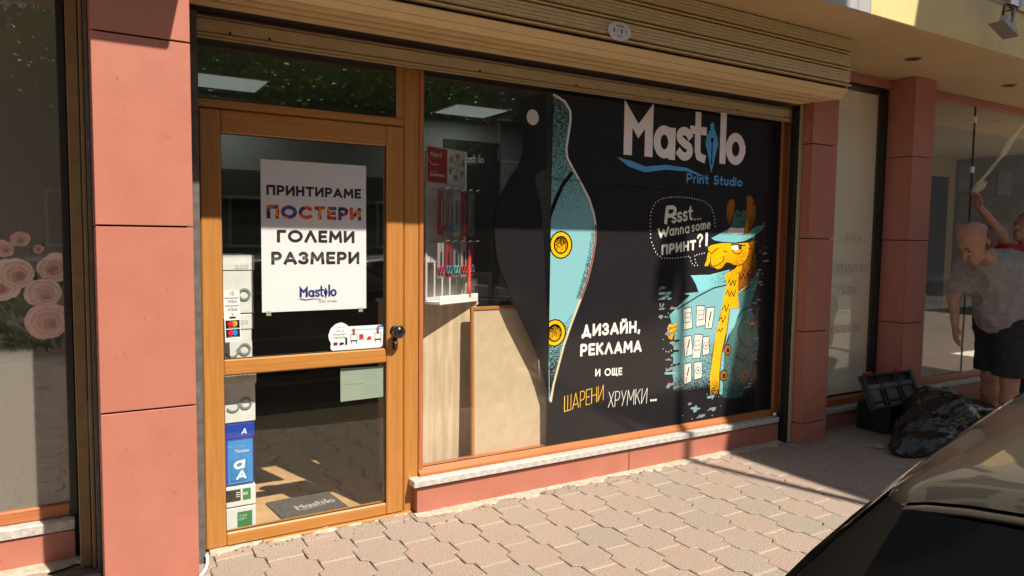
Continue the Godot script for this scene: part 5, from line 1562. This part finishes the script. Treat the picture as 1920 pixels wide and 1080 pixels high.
# ------------------------------------------------------------------ cars
func car(label: String, paint: Material, at: Vector3, turn: float, group := "") -> Node3D:
	var t := thing("parked_car", label, "car", group, at)
	t.rotation.y = turn
	var glass := mat(lin(0.004, 0.004, 0.005), 0.05)
	glass.metallic_specular = 0.15
	var C := 0.62                                   # centre line
	var trim := mat(lin(0.008, 0.007, 0.006), 0.45)
	trim.metallic_specular = 0.2
	var st := [[-0.42, 0.62, 0.62, 0.30], [-0.40, 0.70, 0.76, 0.24], [-0.35, 0.79, 0.85, 0.20], [-0.26, 0.82, 0.885, 0.19], [0.0, 0.845, 0.925, 0.18], [0.5, 0.855, 0.93, 0.18], [1.2, 0.86, 0.93, 0.18], [1.9, 0.86, 0.92, 0.18], [2.3, 0.85, 0.89, 0.18], [2.9, 0.83, 0.80, 0.19], [3.3, 0.76, 0.72, 0.20], [3.45, 0.66, 0.62, 0.24], [3.5, 0.55, 0.50, 0.30]]
	var rows := []
	for s in st:
		var L: float = s[0]
		var hw: float = s[1]
		var tp: float = s[2]
		var lo: float = s[3]
		var half := [[0.0, tp + 0.012], [hw * 0.6, tp + 0.010], [hw * 0.88, tp], [hw * 0.955, tp - 0.012], [hw * 0.985, tp - 0.045], [hw, tp - 0.16], [hw, lo + 0.2], [hw * 0.97, lo + 0.07], [hw * 0.86, lo], [0.0, lo]]
		var row := []
		for k in half.size():
			row.append(Vector3(L, half[k][1], C + half[k][0]))
		for k in range(half.size() - 1, -1, -1):
			row.append(Vector3(L, half[k][1], C - half[k][0]))
		rows.append(row)
	var body := MB.new(true)
	for i in rows.size() - 1:
		var mid := Vector3((st[i][0] + st[i + 1][0]) * 0.5, 0.5, C)
		for j in rows[i].size() - 1:
			body.qc(rows[i][j], rows[i][j + 1], rows[i + 1][j + 1], rows[i + 1][j], mid)
	for e in [0, rows.size() - 1]:
		var n := Vector3(-1 if e == 0 else 1, 0, 0)
		var ce := Vector3(st[e][0], 0.46, C)
		for j in rows[e].size() - 1:
			body.tn(ce, rows[e][j], rows[e][j + 1], n)
	part("body", body.done(), paint, t)
	# roof
	var LL := [-0.012, 0.0, 0.02, 0.06, 0.14, 0.25, 0.5, 0.8, 1.1, 1.3, 1.36]
	var YE := [1.238, 1.250, 1.2575, 1.265, 1.276, 1.290, 1.316, 1.336, 1.342, 1.334, 1.322]
	var QE := [0.618, 0.622, 0.625, 0.627, 0.629, 0.630, 0.632, 0.630, 0.622, 0.610, 0.602]
	var tt := [-1.0, -0.985, -0.955, -0.91, -0.84, -0.7, -0.5, -0.25, 0.0, 0.25, 0.5, 0.7, 0.84, 0.91, 0.955, 0.985, 1.0]
	var P := []
	for i in LL.size():
		var row := []
		for u in tt:
			var a := absf(u)
			var rise := 0.050 * (1.0 - a * a) + 0.020 * sqrt(maxf(0.0, 1.0 - pow(a, 14.0)))
			if i == 0:
				rise *= 0.85
			row.append(Vector3(LL[i], YE[i] - 0.020 * (1.0 - sqrt(maxf(0.0, 1.0 - pow(a, 14.0)))) + rise - 0.012, C + u * QE[i]))
		P.append(row)
	var roof := MB.new(true)
	roof.grid(P, Vector3.UP)
	part("roof", roof.done(), paint, t)
	var lip := MB.new(true)
	var lp := []
	for v in P[0]:
		lp.append(v + Vector3(-0.006, -0.008, 0))
	lip.tube(lp, 0.0055, 6)
	part("roof_lip", lip.done(), mat(lin(0.10, 0.085, 0.07), 0.25, 0.6), t)
	# rear window between its pillars
	var rg := MB.new(true)
	var RG := []
	var RP := [[], []]
	for i in 9:
		var s := i / 8.0
		var L := -0.022 - 0.225 * s - 0.010 * sin(PI * s)
		var y := 1.232 - 0.335 * s + 0.012 * sin(PI * s)
		var gw := 0.585 + 0.07 * s
		var row := []
		for k in 13:
			var u := -1.0 + k / 6.0
			row.append(Vector3(L - 0.03 * (1.0 - u * u), y + 0.045 * (1.0 - u * u) * (1.0 - s * 0.6), C + u * gw))
		RG.append(row)
		for e in 2:
			var sg := -1.0 if e == 0 else 1.0
			var ow := 0.618 + 0.165 * s
			var bow := 0.018 * sin(PI * s)
			RP[e].append([Vector3(L + 0.002, y + 0.001, C + sg * (gw - 0.002)), Vector3(L + 0.004, y + 0.004, C + sg * lerpf(gw, ow, 0.45)), Vector3(L + 0.015, y + 0.003, C + sg * (lerpf(gw, ow, 0.85) + bow)), Vector3(L + 0.05, y + 0.0, C + sg * (ow + bow)), Vector3(L + 0.12, y + 0.005, C + sg * (ow + bow + 0.008))])
	rg.grid(RG, Vector3(-1, 0.6, 0))
	part("rear_window", rg.done(), glass, t)
	for e in 2:
		var sg := -1.0 if e == 0 else 1.0
		var pm := MB.new(true)
		pm.grid(RP[e], Vector3(-0.6, 0.4, sg))
		part("rear_pillar", pm.done(), trim, t)
		# side: pillar, glass, front pillar
		var side := func(L0t: float, L1t: float, L0b: float, L1b: float, out: float) -> Array:
			var G := []
			for i in 7:
				var s := i / 6.0
				var row := []
				for k in 7:
					var v := k / 6.0
					var la: float = lerpf(L0t, L1t, s)
					var lb: float = lerpf(L0b, L1b, s)
					var yt := 1.25
					var qt := 0.62
					for m in LL.size() - 1:
						if la >= LL[m]:
							var f := clampf((la - LL[m]) / (LL[m + 1] - LL[m]), 0, 1)
							yt = lerpf(YE[m], YE[m + 1], f)
							qt = lerpf(QE[m], QE[m + 1], f)
					row.append(Vector3(lerpf(la, lb, v), lerpf(yt - 0.022, 0.918, v), C + sg * (lerpf(qt, 0.80, v) + 0.024 * sin(PI * v) + out)))
				G.append(row)
			return G
		for d in [["side_pillar", 0.07, 0.34, -0.17, 0.30, 0.0, paint], ["side_window", 0.34, 1.24, 0.30, 1.86, -0.004, glass], ["front_pillar", 1.24, 1.355, 1.86, 2.10, 0.0, paint]]:
			var sm := MB.new(true)
			sm.grid(side.call(d[1], d[2], d[3], d[4], d[5]), Vector3(0, 0.2, sg))
			part(d[0], sm.done(), d[6], t)
		for wx in [0.12, 2.72]:
			var wc := Vector3(wx, 0.30, C + sg * 0.70)
			var ty := MB.new(true)
			ty.lathe([[0.19, 0.0], [0.29, 0.0], [0.305, 0.02], [0.308, 0.10], [0.305, 0.175], [0.29, 0.195], [0.19, 0.19]], wc - Vector3(0, 0, 0.02 if sg > 0.0 else 0.0), Vector3(0, 0, sg), 28)
			var w := part("wheel", ty.done(), mat(lin(0.015, 0.015, 0.015), 0.8), t)
			var rm := MB.new(true)
			rm.lathe([[0.0, 0.17], [0.05, 0.175], [0.07, 0.16], [0.17, 0.168], [0.19, 0.185]], wc - Vector3(0, 0, 0.02 if sg > 0.0 else 0.0), Vector3(0, 0, sg), 20)
			part("rim", rm.done(), mat(lin(0.4, 0.4, 0.4), 0.3, 0.9), w)
		bx("tail_light", t, mat(lin(0.25, 0.008, 0.008), 0.15), [-0.425, 0.60, C + sg * 0.58 - 0.10], [-0.31, 0.76, C + sg * 0.58 + 0.10], 0.02)
		bx("headlight", t, mat(lin(0.55, 0.57, 0.6), 0.08), [3.30, 0.52, C + sg * 0.50 - 0.13], [3.47, 0.64, C + sg * 0.50 + 0.13], 0.03)
		bx("mirror", t, paint, [1.72, 0.92, C + sg * 0.93 - 0.08], [1.86, 1.04, C + sg * 0.93 + 0.08], 0.03)
	var ws := MB.new(true)
	var WS := []
	for i in 9:
		var s := i / 8.0
		var row := []
		for k in 13:
			var u := -1.0 + k / 6.0
			row.append(Vector3(1.36 + 0.78 * s + 0.05 * (1.0 - u * u), 1.312 - 0.395 * s + 0.05 * (1.0 - u * u) * (1.0 - 0.7 * s) + 0.02 * sin(PI * s), C + u * lerpf(0.60, 0.76, s)))
		WS.append(row)
	ws.grid(WS, Vector3(1, 0.8, 0))
	part("windscreen", ws.done(), glass, t)
	bx("number_plate", t, M.white, [-0.435, 0.44, C - 0.26], [-0.415, 0.55, C + 0.26], 0.003)
	bx("bumper", t, trim, [-0.445, 0.28, C - 0.66], [-0.36, 0.40, C + 0.66], 0.03)
	return t

func cars():
	var dark := mat(lin(0.030, 0.025, 0.019), 0.45, 0.2, 1.0)
	car("dark glossy car parked on the pavement in the lower right corner", dark, Vector3(0.86, 0.0, 3.19), deg_to_rad(7.0))
	car("silver car parked across the road, mirrored in the door glass", mat(lin(0.35, 0.36, 0.37), 0.25, 0.6, 1.0), Vector3(-1.2, -0.13, 7.2), 0.0, "cars parked at the far side")
	car("white car parked across the road, mirrored in the shop window", mat(lin(0.7, 0.7, 0.7), 0.3, 0.0, 1.0), Vector3(3.6, -0.13, 7.2), 0.0, "cars parked at the far side")
	car("dark blue car parked across the road at the right", mat(lin(0.02, 0.03, 0.08), 0.25, 0.4, 1.0), Vector3(8.4, -0.13, 7.2), 0.0, "cars parked at the far side")

# ------------------------------------------------------------------ soft bodies: smooth union of tapered capsules, meshed as surface nets
func blob(bones: Array, h: float, k: float, clips := [], amp := 0.0, freq := 8.0, seed_ := 1, grow := 0.0, stretch := Vector3.ONE) -> ArrayMesh:
	var lo := Vector3.ONE * 1e9
	var hi := -lo
	for b in bones:
		for e in 2:
			var r: float = b[2 + e] + k + 2.0 * h + grow + amp
			lo = lo.min(b[e] - Vector3.ONE * r)
			hi = hi.max(b[e] + Vector3.ONE * r)
	var n := Vector3i(((hi - lo) / h).ceil()) + Vector3i.ONE
	var F := PackedFloat32Array()
	F.resize(n.x * n.y * n.z)
	F.fill(1.0)
	var sx := n.y * n.z
	for b in bones:
		var a: Vector3 = b[0]
		var ab: Vector3 = b[1] - a
		var l2 := maxf(ab.length_squared(), 1e-8)
		var ra: float = b[2] + grow
		var dr: float = b[3] - b[2]
		var pad := maxf(b[2], b[3]) + grow + k + 2.0 * h + amp
		var c0 := Vector3i(((a.min(b[1]) - Vector3.ONE * pad - lo) / h).floor()).max(Vector3i.ZERO)
		var c1 := Vector3i(((a.max(b[1]) + Vector3.ONE * pad - lo) / h).ceil()).min(n - Vector3i.ONE)
		for i in range(c0.x, c1.x + 1):
			for j in range(c0.y, c1.y + 1):
				var at := i * sx + j * n.z
				for m in range(c0.z, c1.z + 1):
					var p := lo + Vector3(i, j, m) * h - a
					var t := clampf(p.dot(ab) / l2, 0.0, 1.0)
					var d := (p - ab * t).length() - ra - dr * t
					var f := F[at + m]
					var e := maxf(k - absf(f - d), 0.0) / k
					F[at + m] = minf(f, d) - e * e * k * 0.25
	var nz: FastNoiseLite = null
	if amp > 0.0:
		nz = FastNoiseLite.new()
		nz.seed = seed_
		nz.frequency = freq
		nz.noise_type = FastNoiseLite.TYPE_SIMPLEX
		nz.fractal_type = FastNoiseLite.FRACTAL_RIDGED
		nz.fractal_octaves = 3
	if amp > 0.0 or clips.size() > 0:
		for i in n.x:
			for j in n.y:
				for m in n.z:
					var q := i * sx + j * n.z + m
					if F[q] > amp + 2.0 * h:
						continue
					var p := lo + Vector3(i, j, m) * h
					if nz:
						F[q] -= amp * nz.get_noise_3dv(p * stretch)
					for c in clips:
						F[q] = maxf(F[q], c.distance_to(p))
	var vid := PackedInt32Array()
	vid.resize(F.size())
	vid.fill(-1)
	var V := PackedVector3Array()
	var offs := [0, sx, n.z, sx + n.z, 1, sx + 1, n.z + 1, sx + n.z + 1]
	var edges := [[0, 1], [2, 3], [4, 5], [6, 7], [0, 2], [1, 3], [4, 6], [5, 7], [0, 4], [1, 5], [2, 6], [3, 7]]
	for i in n.x - 1:
		for j in n.y - 1:
			var base := i * sx + j * n.z
			for m in n.z - 1:
				var q := base + m
				if F[q] > 3.0 * h or F[q] < -3.0 * h:
					continue
				var inside := 0
				for o in offs:
					if F[q + o] < 0.0:
						inside += 1
				if inside == 0 or inside == 8:
					continue
				var s := Vector3.ZERO
				var cnt := 0
				for e in edges:
					var fa := F[q + offs[e[0]]]
					var fb := F[q + offs[e[1]]]
					if (fa < 0.0) != (fb < 0.0):
						var t := fa / (fa - fb)
						var pa := Vector3(e[0] & 1, (e[0] >> 1) & 1, (e[0] >> 2) & 1)
						var pb := Vector3(e[1] & 1, (e[1] >> 1) & 1, (e[1] >> 2) & 1)
						s += pa.lerp(pb, t)
						cnt += 1
				vid[q] = V.size()
				V.append(lo + (Vector3(i, j, m) + s / cnt) * h)
	var I := PackedInt32Array()
	var ax := [sx, n.z, 1]
	for i in range(1, n.x - 1):
		for j in range(1, n.y - 1):
			for m in range(1, n.z - 1):
				var q := i * sx + j * n.z + m
				var f := F[q]
				if f > 3.0 * h or f < -3.0 * h:
					continue
				for d in 3:
					var g := F[q + ax[d]]
					if (f < 0.0) == (g < 0.0):
						continue
					var u: int = ax[(d + 1) % 3]
					var v: int = ax[(d + 2) % 3]
					var a := vid[q]
					var b := vid[q - u]
					var c := vid[q - u - v]
					var e := vid[q - v]
					if a < 0 or b < 0 or c < 0 or e < 0:
						continue
					if f < 0.0:
						I.append_array([a, c, b, a, e, c])
					else:
						I.append_array([a, b, c, a, c, e])
	var st := SurfaceTool.new()
	st.begin(Mesh.PRIMITIVE_TRIANGLES)
	st.set_smooth_group(0)
	for v in V:
		st.add_vertex(v)
	for i in I:
		st.add_index(i)
	st.generate_normals()
	return st.commit()

func merged(a: ArrayMesh, b: ArrayMesh) -> ArrayMesh:
	var st := SurfaceTool.new()
	st.append_from(a, 0, Transform3D.IDENTITY)
	st.append_from(b, 0, Transform3D.IDENTITY)
	return st.commit()

func V3(a: Array) -> Vector3:
	return Vector3(a[0], a[1], a[2])

# head in its own axes: looks along -x, up y; placed by xf
func head_mesh(xf: Transform3D) -> ArrayMesh:
	var k := xf.basis.x.length()
	var b := []
	for s in [[[0.02, 0.05, 0], [0.035, 0.045, 0], 0.092, 0.090], [[-0.02, 0.0, 0], [-0.03, -0.06, 0], 0.075, 0.058], [[-0.055, -0.085, 0], [-0.06, -0.09, 0], 0.036, 0.034], [[0.03, -0.09, 0], [0.05, -0.15, 0], 0.056, 0.06], [[-0.095, 0.005, 0], [-0.115, -0.028, 0], 0.010, 0.015], [[-0.085, 0.030, 0.03], [-0.085, 0.030, -0.03], 0.014, 0.014], [[-0.09, -0.062, 0.018], [-0.09, -0.062, -0.018], 0.010, 0.010], [[-0.086, -0.074, 0.015], [-0.086, -0.074, -0.015], 0.011, 0.011]]:
		b.append([xf * V3(s[0]), xf * V3(s[1]), s[2] * k, s[3] * k])
	var m := blob(b, 0.0055, 0.020)
	var e := []
	for s in [-1, 1]:
		e.append([xf * Vector3(0.025, -0.015, 0.082 * s), xf * Vector3(0.02, 0.018, 0.090 * s), 0.010, 0.014])
	return merged(m, blob(e, 0.004, 0.01))

func hand_mesh(wrist: Vector3, dir: Vector3, out: Vector3, curl: float) -> ArrayMesh:
	# palm along dir, palm faces out; four fingers and a thumb
	dir = dir.normalized()
	var side := dir.cross(out).normalized()
	out = side.cross(dir).normalized()
	var b := [[wrist, wrist + dir * 0.085, 0.024, 0.022], [wrist + side * 0.018 + dir * 0.02, wrist + side * 0.026 + dir * 0.085, 0.015, 0.014], [wrist - side * 0.018 + dir * 0.02, wrist - side * 0.026 + dir * 0.08, 0.015, 0.014]]
	var m := blob(b, 0.005, 0.015)
	var f := []
	for k in 4:
		var o := wrist + dir * (0.088 - 0.006 * absf(k - 1.3)) + side * (0.030 - 0.020 * k)
		var l: float = [0.040, 0.045, 0.042, 0.032][k]
		var d := dir
		var p := o - dir * 0.01
		for j in 3:
			var nx: Vector3 = p + d * l * [1.0, 0.7, 0.55][j]
			f.append([p, nx, 0.0088 - 0.0007 * j, 0.0082 - 0.0008 * j])
			p = nx
			d = (d + out * curl).normalized()
	var tp := wrist + dir * 0.03 + side * 0.022
	var t1 := tp + (dir * 0.6 + side * 0.75 + out * 0.3).normalized() * 0.045
	f.append([tp, t1, 0.012, 0.010])
	f.append([t1, t1 + (dir + out * 0.5 * curl).normalized() * 0.035, 0.010, 0.008])
	return merged(m, blob(f, 0.004, 0.004))

func people():
	var skin := noisy(lin(0.30, 0.145, 0.088), lin(0.41, 0.215, 0.135), 0.22, 0.5, 98, 0.02, lin(0.22, 0.09, 0.06))
	skin.subsurf_scatter_enabled = true
	skin.subsurf_scatter_strength = 0.15
	# ---- the man in the grey T-shirt, bending over
	var t := thing("person", "man in grey T-shirt and dark shorts bending over beside the rubbish bag", "person", "workmen outside the far shop")
	var hx := Transform3D((Basis(Vector3.UP, -0.20) * Basis(Vector3(0, 0, 1), 0.66)).scaled(Vector3.ONE * 1.13), Vector3(5.72, 1.555, 0.90))
	var sh_r := Vector3(6.00, 1.37, 0.74)
	var sh_l := Vector3(6.26, 1.40, 1.08)
	var hip_r := Vector3(6.34, 0.93, 0.80)
	var hip_l := Vector3(6.24, 0.92, 0.98)
	var el_r := Vector3(5.87, 1.13, 0.70)
	var wr_r := Vector3(5.80, 0.92, 0.76)
	var el_l := Vector3(6.52, 1.22, 1.10)
	var wr_l := Vector3(6.62, 1.00, 1.02)
	var kn_r := Vector3(6.33, 0.49, 0.78)
	var kn_l := Vector3(6.16, 0.49, 1.00)
	var an_r := Vector3(6.38, 0.09, 0.78)
	var an_l := Vector3(6.20, 0.09, 1.00)
	var body := [[Vector3(5.79, 1.50, 0.90), Vector3(5.95, 1.42, 0.90), 0.058, 0.066], [sh_r, el_r, 0.052, 0.043], [el_r, wr_r, 0.043, 0.028], [sh_l, el_l, 0.055, 0.046], [el_l, wr_l, 0.045, 0.029], [hip_r, kn_r, 0.085, 0.062], [kn_r, kn_r.lerp(an_r, 0.35), 0.06, 0.064], [kn_r.lerp(an_r, 0.35), an_r, 0.064, 0.038], [hip_l, kn_l, 0.085, 0.062], [kn_l, kn_l.lerp(an_l, 0.35), 0.06, 0.064], [kn_l.lerp(an_l, 0.35), an_l, 0.064, 0.038], [Vector3(6.04, 1.34, 0.9), Vector3(6.15, 1.1, 0.9), 0.10, 0.12], [hip_r, hip_l, 0.12, 0.12], [Vector3(6.15, 1.1, 0.9), Vector3(6.29, 0.93, 0.89), 0.14, 0.12]]
	var m := merged(blob(body, 0.013, 0.03), head_mesh(hx))
	m = merged(m, hand_mesh(wr_r, wr_r - el_r, Vector3(0.6, 0, 0.6), 0.5))
	m = merged(m, hand_mesh(wr_l, wr_l - el_l, Vector3(-0.6, 0, 0.6), 0.5))
	part("body", m, skin, t)
	for e in [-1, 1]:
		var eye := MB.new(true)
		eye.lathe([[0.0, 0.011], [0.006, 0.009], [0.010, 0.004], [0.011, 0.0]], hx * Vector3(-0.090, 0.014, 0.031 * e), (hx.basis * Vector3(-1, 0, 0)).normalized(), 12)
		part("eye", eye.done(), mat(lin(0.05, 0.035, 0.03), 0.2), t)
		part("eyebrow", blob([[hx * Vector3(-0.099, 0.036, 0.016 * e), hx * Vector3(-0.094, 0.038, 0.046 * e), 0.005, 0.003]], 0.003, 0.002), mat(lin(0.06, 0.035, 0.02), 0.8), t)
	part("hair", blob([[hx * Vector3(0.07, 0.03, -0.05), hx * Vector3(0.07, 0.03, 0.05), 0.068, 0.068], [hx * Vector3(0.06, -0.02, -0.05), hx * Vector3(0.06, -0.02, 0.05), 0.062, 0.062]], 0.007, 0.02, [Plane(hx.basis.y.normalized(), (hx.basis.y.normalized()).dot(hx * Vector3(0, 0.065, 0)))]), mat(lin(0.10, 0.06, 0.04), 0.9), t, "short thin hair around the bald crown")
	var ab := (sh_l - sh_r).normalized()
	var shirt := [[sh_r, sh_l, 0.080, 0.085], [Vector3(5.95, 1.42, 0.9), Vector3(6.10, 1.22, 0.9), 0.11, 0.145], [Vector3(6.10, 1.22, 0.9), Vector3(6.17, 1.04, 0.9), 0.15, 0.158], [Vector3(6.17, 1.04, 0.9), Vector3(6.26, 0.92, 0.89), 0.160, 0.158], [sh_r, sh_r.lerp(el_r, 0.6), 0.078, 0.075], [sh_l, sh_l.lerp(el_l, 0.62), 0.085, 0.082], [Vector3(6.08, 1.38, 0.98), Vector3(6.22, 1.15, 0.98), 0.13, 0.15]]
	part("t_shirt", blob(shirt, 0.012, 0.07, [Plane(Vector3(0.28, -0.96, 0).normalized(), Vector3(0.28, -0.96, 0).normalized().dot(Vector3(6.25, 0.895, 0.9)))], 0.022, 4.0, 4, 0.0, Vector3(1.7, 0.8, 1.2)), noisy(lin(0.20, 0.18, 0.18), lin(0.29, 0.265, 0.26), 0.5, 0.95, 96), t, "loose grey short-sleeved T-shirt")
	var shorts := [[hip_r, hip_l, 0.165, 0.165], [hip_r, kn_r + Vector3(0, 0.07, 0), 0.13, 0.115], [hip_l, kn_l + Vector3(0, 0.07, 0), 0.135, 0.118], [Vector3(6.26, 0.95, 0.89), Vector3(6.22, 1.02, 0.89), 0.165, 0.16]]
	part("shorts", blob(shorts, 0.013, 0.05, [Plane(Vector3.DOWN, -0.535), Plane(Vector3(-0.28, 0.96, 0), Vector3(-0.28, 0.96, 0).dot(Vector3(6.2, 1.0, 0)))], 0.012, 6.0, 6), noisy(lin(0.010, 0.011, 0.014), lin(0.022, 0.022, 0.026), 0.3, 0.9, 97), t, "dark knee-length work shorts")
	for a in [an_r, an_l]:
		part("shoe", blob([[a + Vector3(0.04, -0.035, 0), a + Vector3(-0.16, -0.05, 0.02), 0.052, 0.042], [a + Vector3(0, 0.0, 0), a + Vector3(0, -0.03, 0), 0.05, 0.05]], 0.011, 0.03, [Plane(Vector3.DOWN, -0.004)]), M.black_plastic, t)
	# ---- the man in red, arm raised to the glass
	var u := thing("person", "man in a red T-shirt reaching one arm up to the far shop glass", "person", "workmen outside the far shop")
	var h2 := Transform3D(Basis(Vector3.UP, -0.35) * Basis(Vector3(0, 0, 1), -0.22), Vector3(7.16, 1.70, 0.62))
	var s2 := Vector3(7.12, 1.50, 0.52)
	var s3 := Vector3(7.36, 1.48, 0.80)
	var e2 := Vector3(6.83, 1.66, 0.56)
	var w2 := Vector3(6.47, 1.865, 0.56)
	var b2 := [[Vector3(7.18, 1.64, 0.63), Vector3(7.24, 1.50, 0.65), 0.056, 0.065], [s2, e2, 0.055, 0.045], [e2, w2, 0.046, 0.029], [s3, Vector3(7.42, 1.2, 0.9), 0.054, 0.044], [Vector3(7.42, 1.2, 0.9), Vector3(7.30, 0.98, 0.95), 0.043, 0.028], [Vector3(7.26, 1.4, 0.66), Vector3(7.28, 1.0, 0.66), 0.15, 0.14], [Vector3(7.30, 0.95, 0.56), Vector3(7.30, 0.5, 0.55), 0.085, 0.06], [Vector3(7.30, 0.5, 0.55), Vector3(7.34, 0.09, 0.55), 0.06, 0.04], [Vector3(7.30, 0.95, 0.76), Vector3(7.30, 0.5, 0.78), 0.085, 0.06], [Vector3(7.30, 0.5, 0.78), Vector3(7.34, 0.09, 0.80), 0.06, 0.04]]
	var m2 := merged(blob(b2, 0.014, 0.03), head_mesh(h2))
	m2 = merged(m2, hand_mesh(w2, Vector3(-0.45, 0.9, 0), Vector3(-0.7, -0.2, -0.3), 0.7))
	m2 = merged(m2, hand_mesh(Vector3(7.30, 0.98, 0.95), Vector3(-0.1, -1, 0.1), Vector3(-1, 0, 0), 0.5))
	part("body", m2, skin, u)
	part("hair", blob([[h2 * Vector3(0.04, 0.08, -0.03), h2 * Vector3(0.04, 0.08, 0.03), 0.082, 0.082], [h2 * Vector3(0.07, 0.0, -0.03), h2 * Vector3(0.07, 0.0, 0.03), 0.068, 0.068]], 0.008, 0.03), mat(lin(0.02, 0.014, 0.010), 0.8), u, "short dark hair")
	part("t_shirt", blob([[s2, s3, 0.088, 0.088], [Vector3(7.25, 1.40, 0.66), Vector3(7.28, 0.96, 0.66), 0.175, 0.185], [s2, s2.lerp(e2, 0.55), 0.078, 0.074], [s3, s3.lerp(Vector3(7.42, 1.2, 0.9), 0.6), 0.078, 0.074]], 0.014, 0.07, [Plane(Vector3.DOWN, -0.90), Plane(Vector3.UP, 1.56)], 0.018, 5.0, 14), mat(lin(0.30, 0.012, 0.022), 0.9), u, "red short-sleeved T-shirt")
	part("trousers", blob([[Vector3(7.30, 0.93, 0.57), Vector3(7.30, 0.93, 0.76), 0.15, 0.15], [Vector3(7.30, 0.9, 0.56), Vector3(7.32, 0.1, 0.55), 0.12, 0.075], [Vector3(7.30, 0.9, 0.77), Vector3(7.32, 0.1, 0.80), 0.12, 0.075]], 0.016, 0.05, [Plane(Vector3.DOWN, -0.06)], 0.010, 6.0, 16), mat(lin(0.02, 0.02, 0.025), 0.9), u)
	for z in [0.55, 0.80]:
		part("shoe", blob([[Vector3(7.36, 0.05, z), Vector3(7.18, 0.045, z), 0.05, 0.04]], 0.012, 0.03, [Plane(Vector3.DOWN, -0.004)]), M.black_plastic, u)
	# the clear film he is peeling off the glass
	var st := MB.new(true)
	var G := []
	for i in 15:
		var s := i / 14.0
		var row := []
		for k in 6:
			var v := k / 5.0 - 0.5
			var wd := lerpf(0.10, 0.40, s)
			row.append(Vector3(6.42 + 1.0 * s, 2.02 + 0.62 * s + v * wd * 0.9 + 0.012 * sin(9.0 * s + 5.0 * v), 0.55 - 0.12 * s + v * wd * 0.5 + 0.015 * sin(14.0 * s - 4.0 * v)))
		G.append(row)
	st.grid(G, Vector3(0, 0.3, 1))
	var fm := mat(Color(0.86, 0.80, 0.66, 0.42), 0.3)
	fm.transparency = BaseMaterial3D.TRANSPARENCY_ALPHA
	var fi := thing("plastic_film", "strip of clear plastic film stretched from the raised hand to the far glass", "plastic film")
	part("strip", st.done(), fm, fi)
	part("crumpled_end", blob([[Vector3(6.40, 1.99, 0.55), Vector3(6.50, 2.06, 0.55), 0.022, 0.035]], 0.007, 0.02, [], 0.012, 16.0, 5), fm, fi)
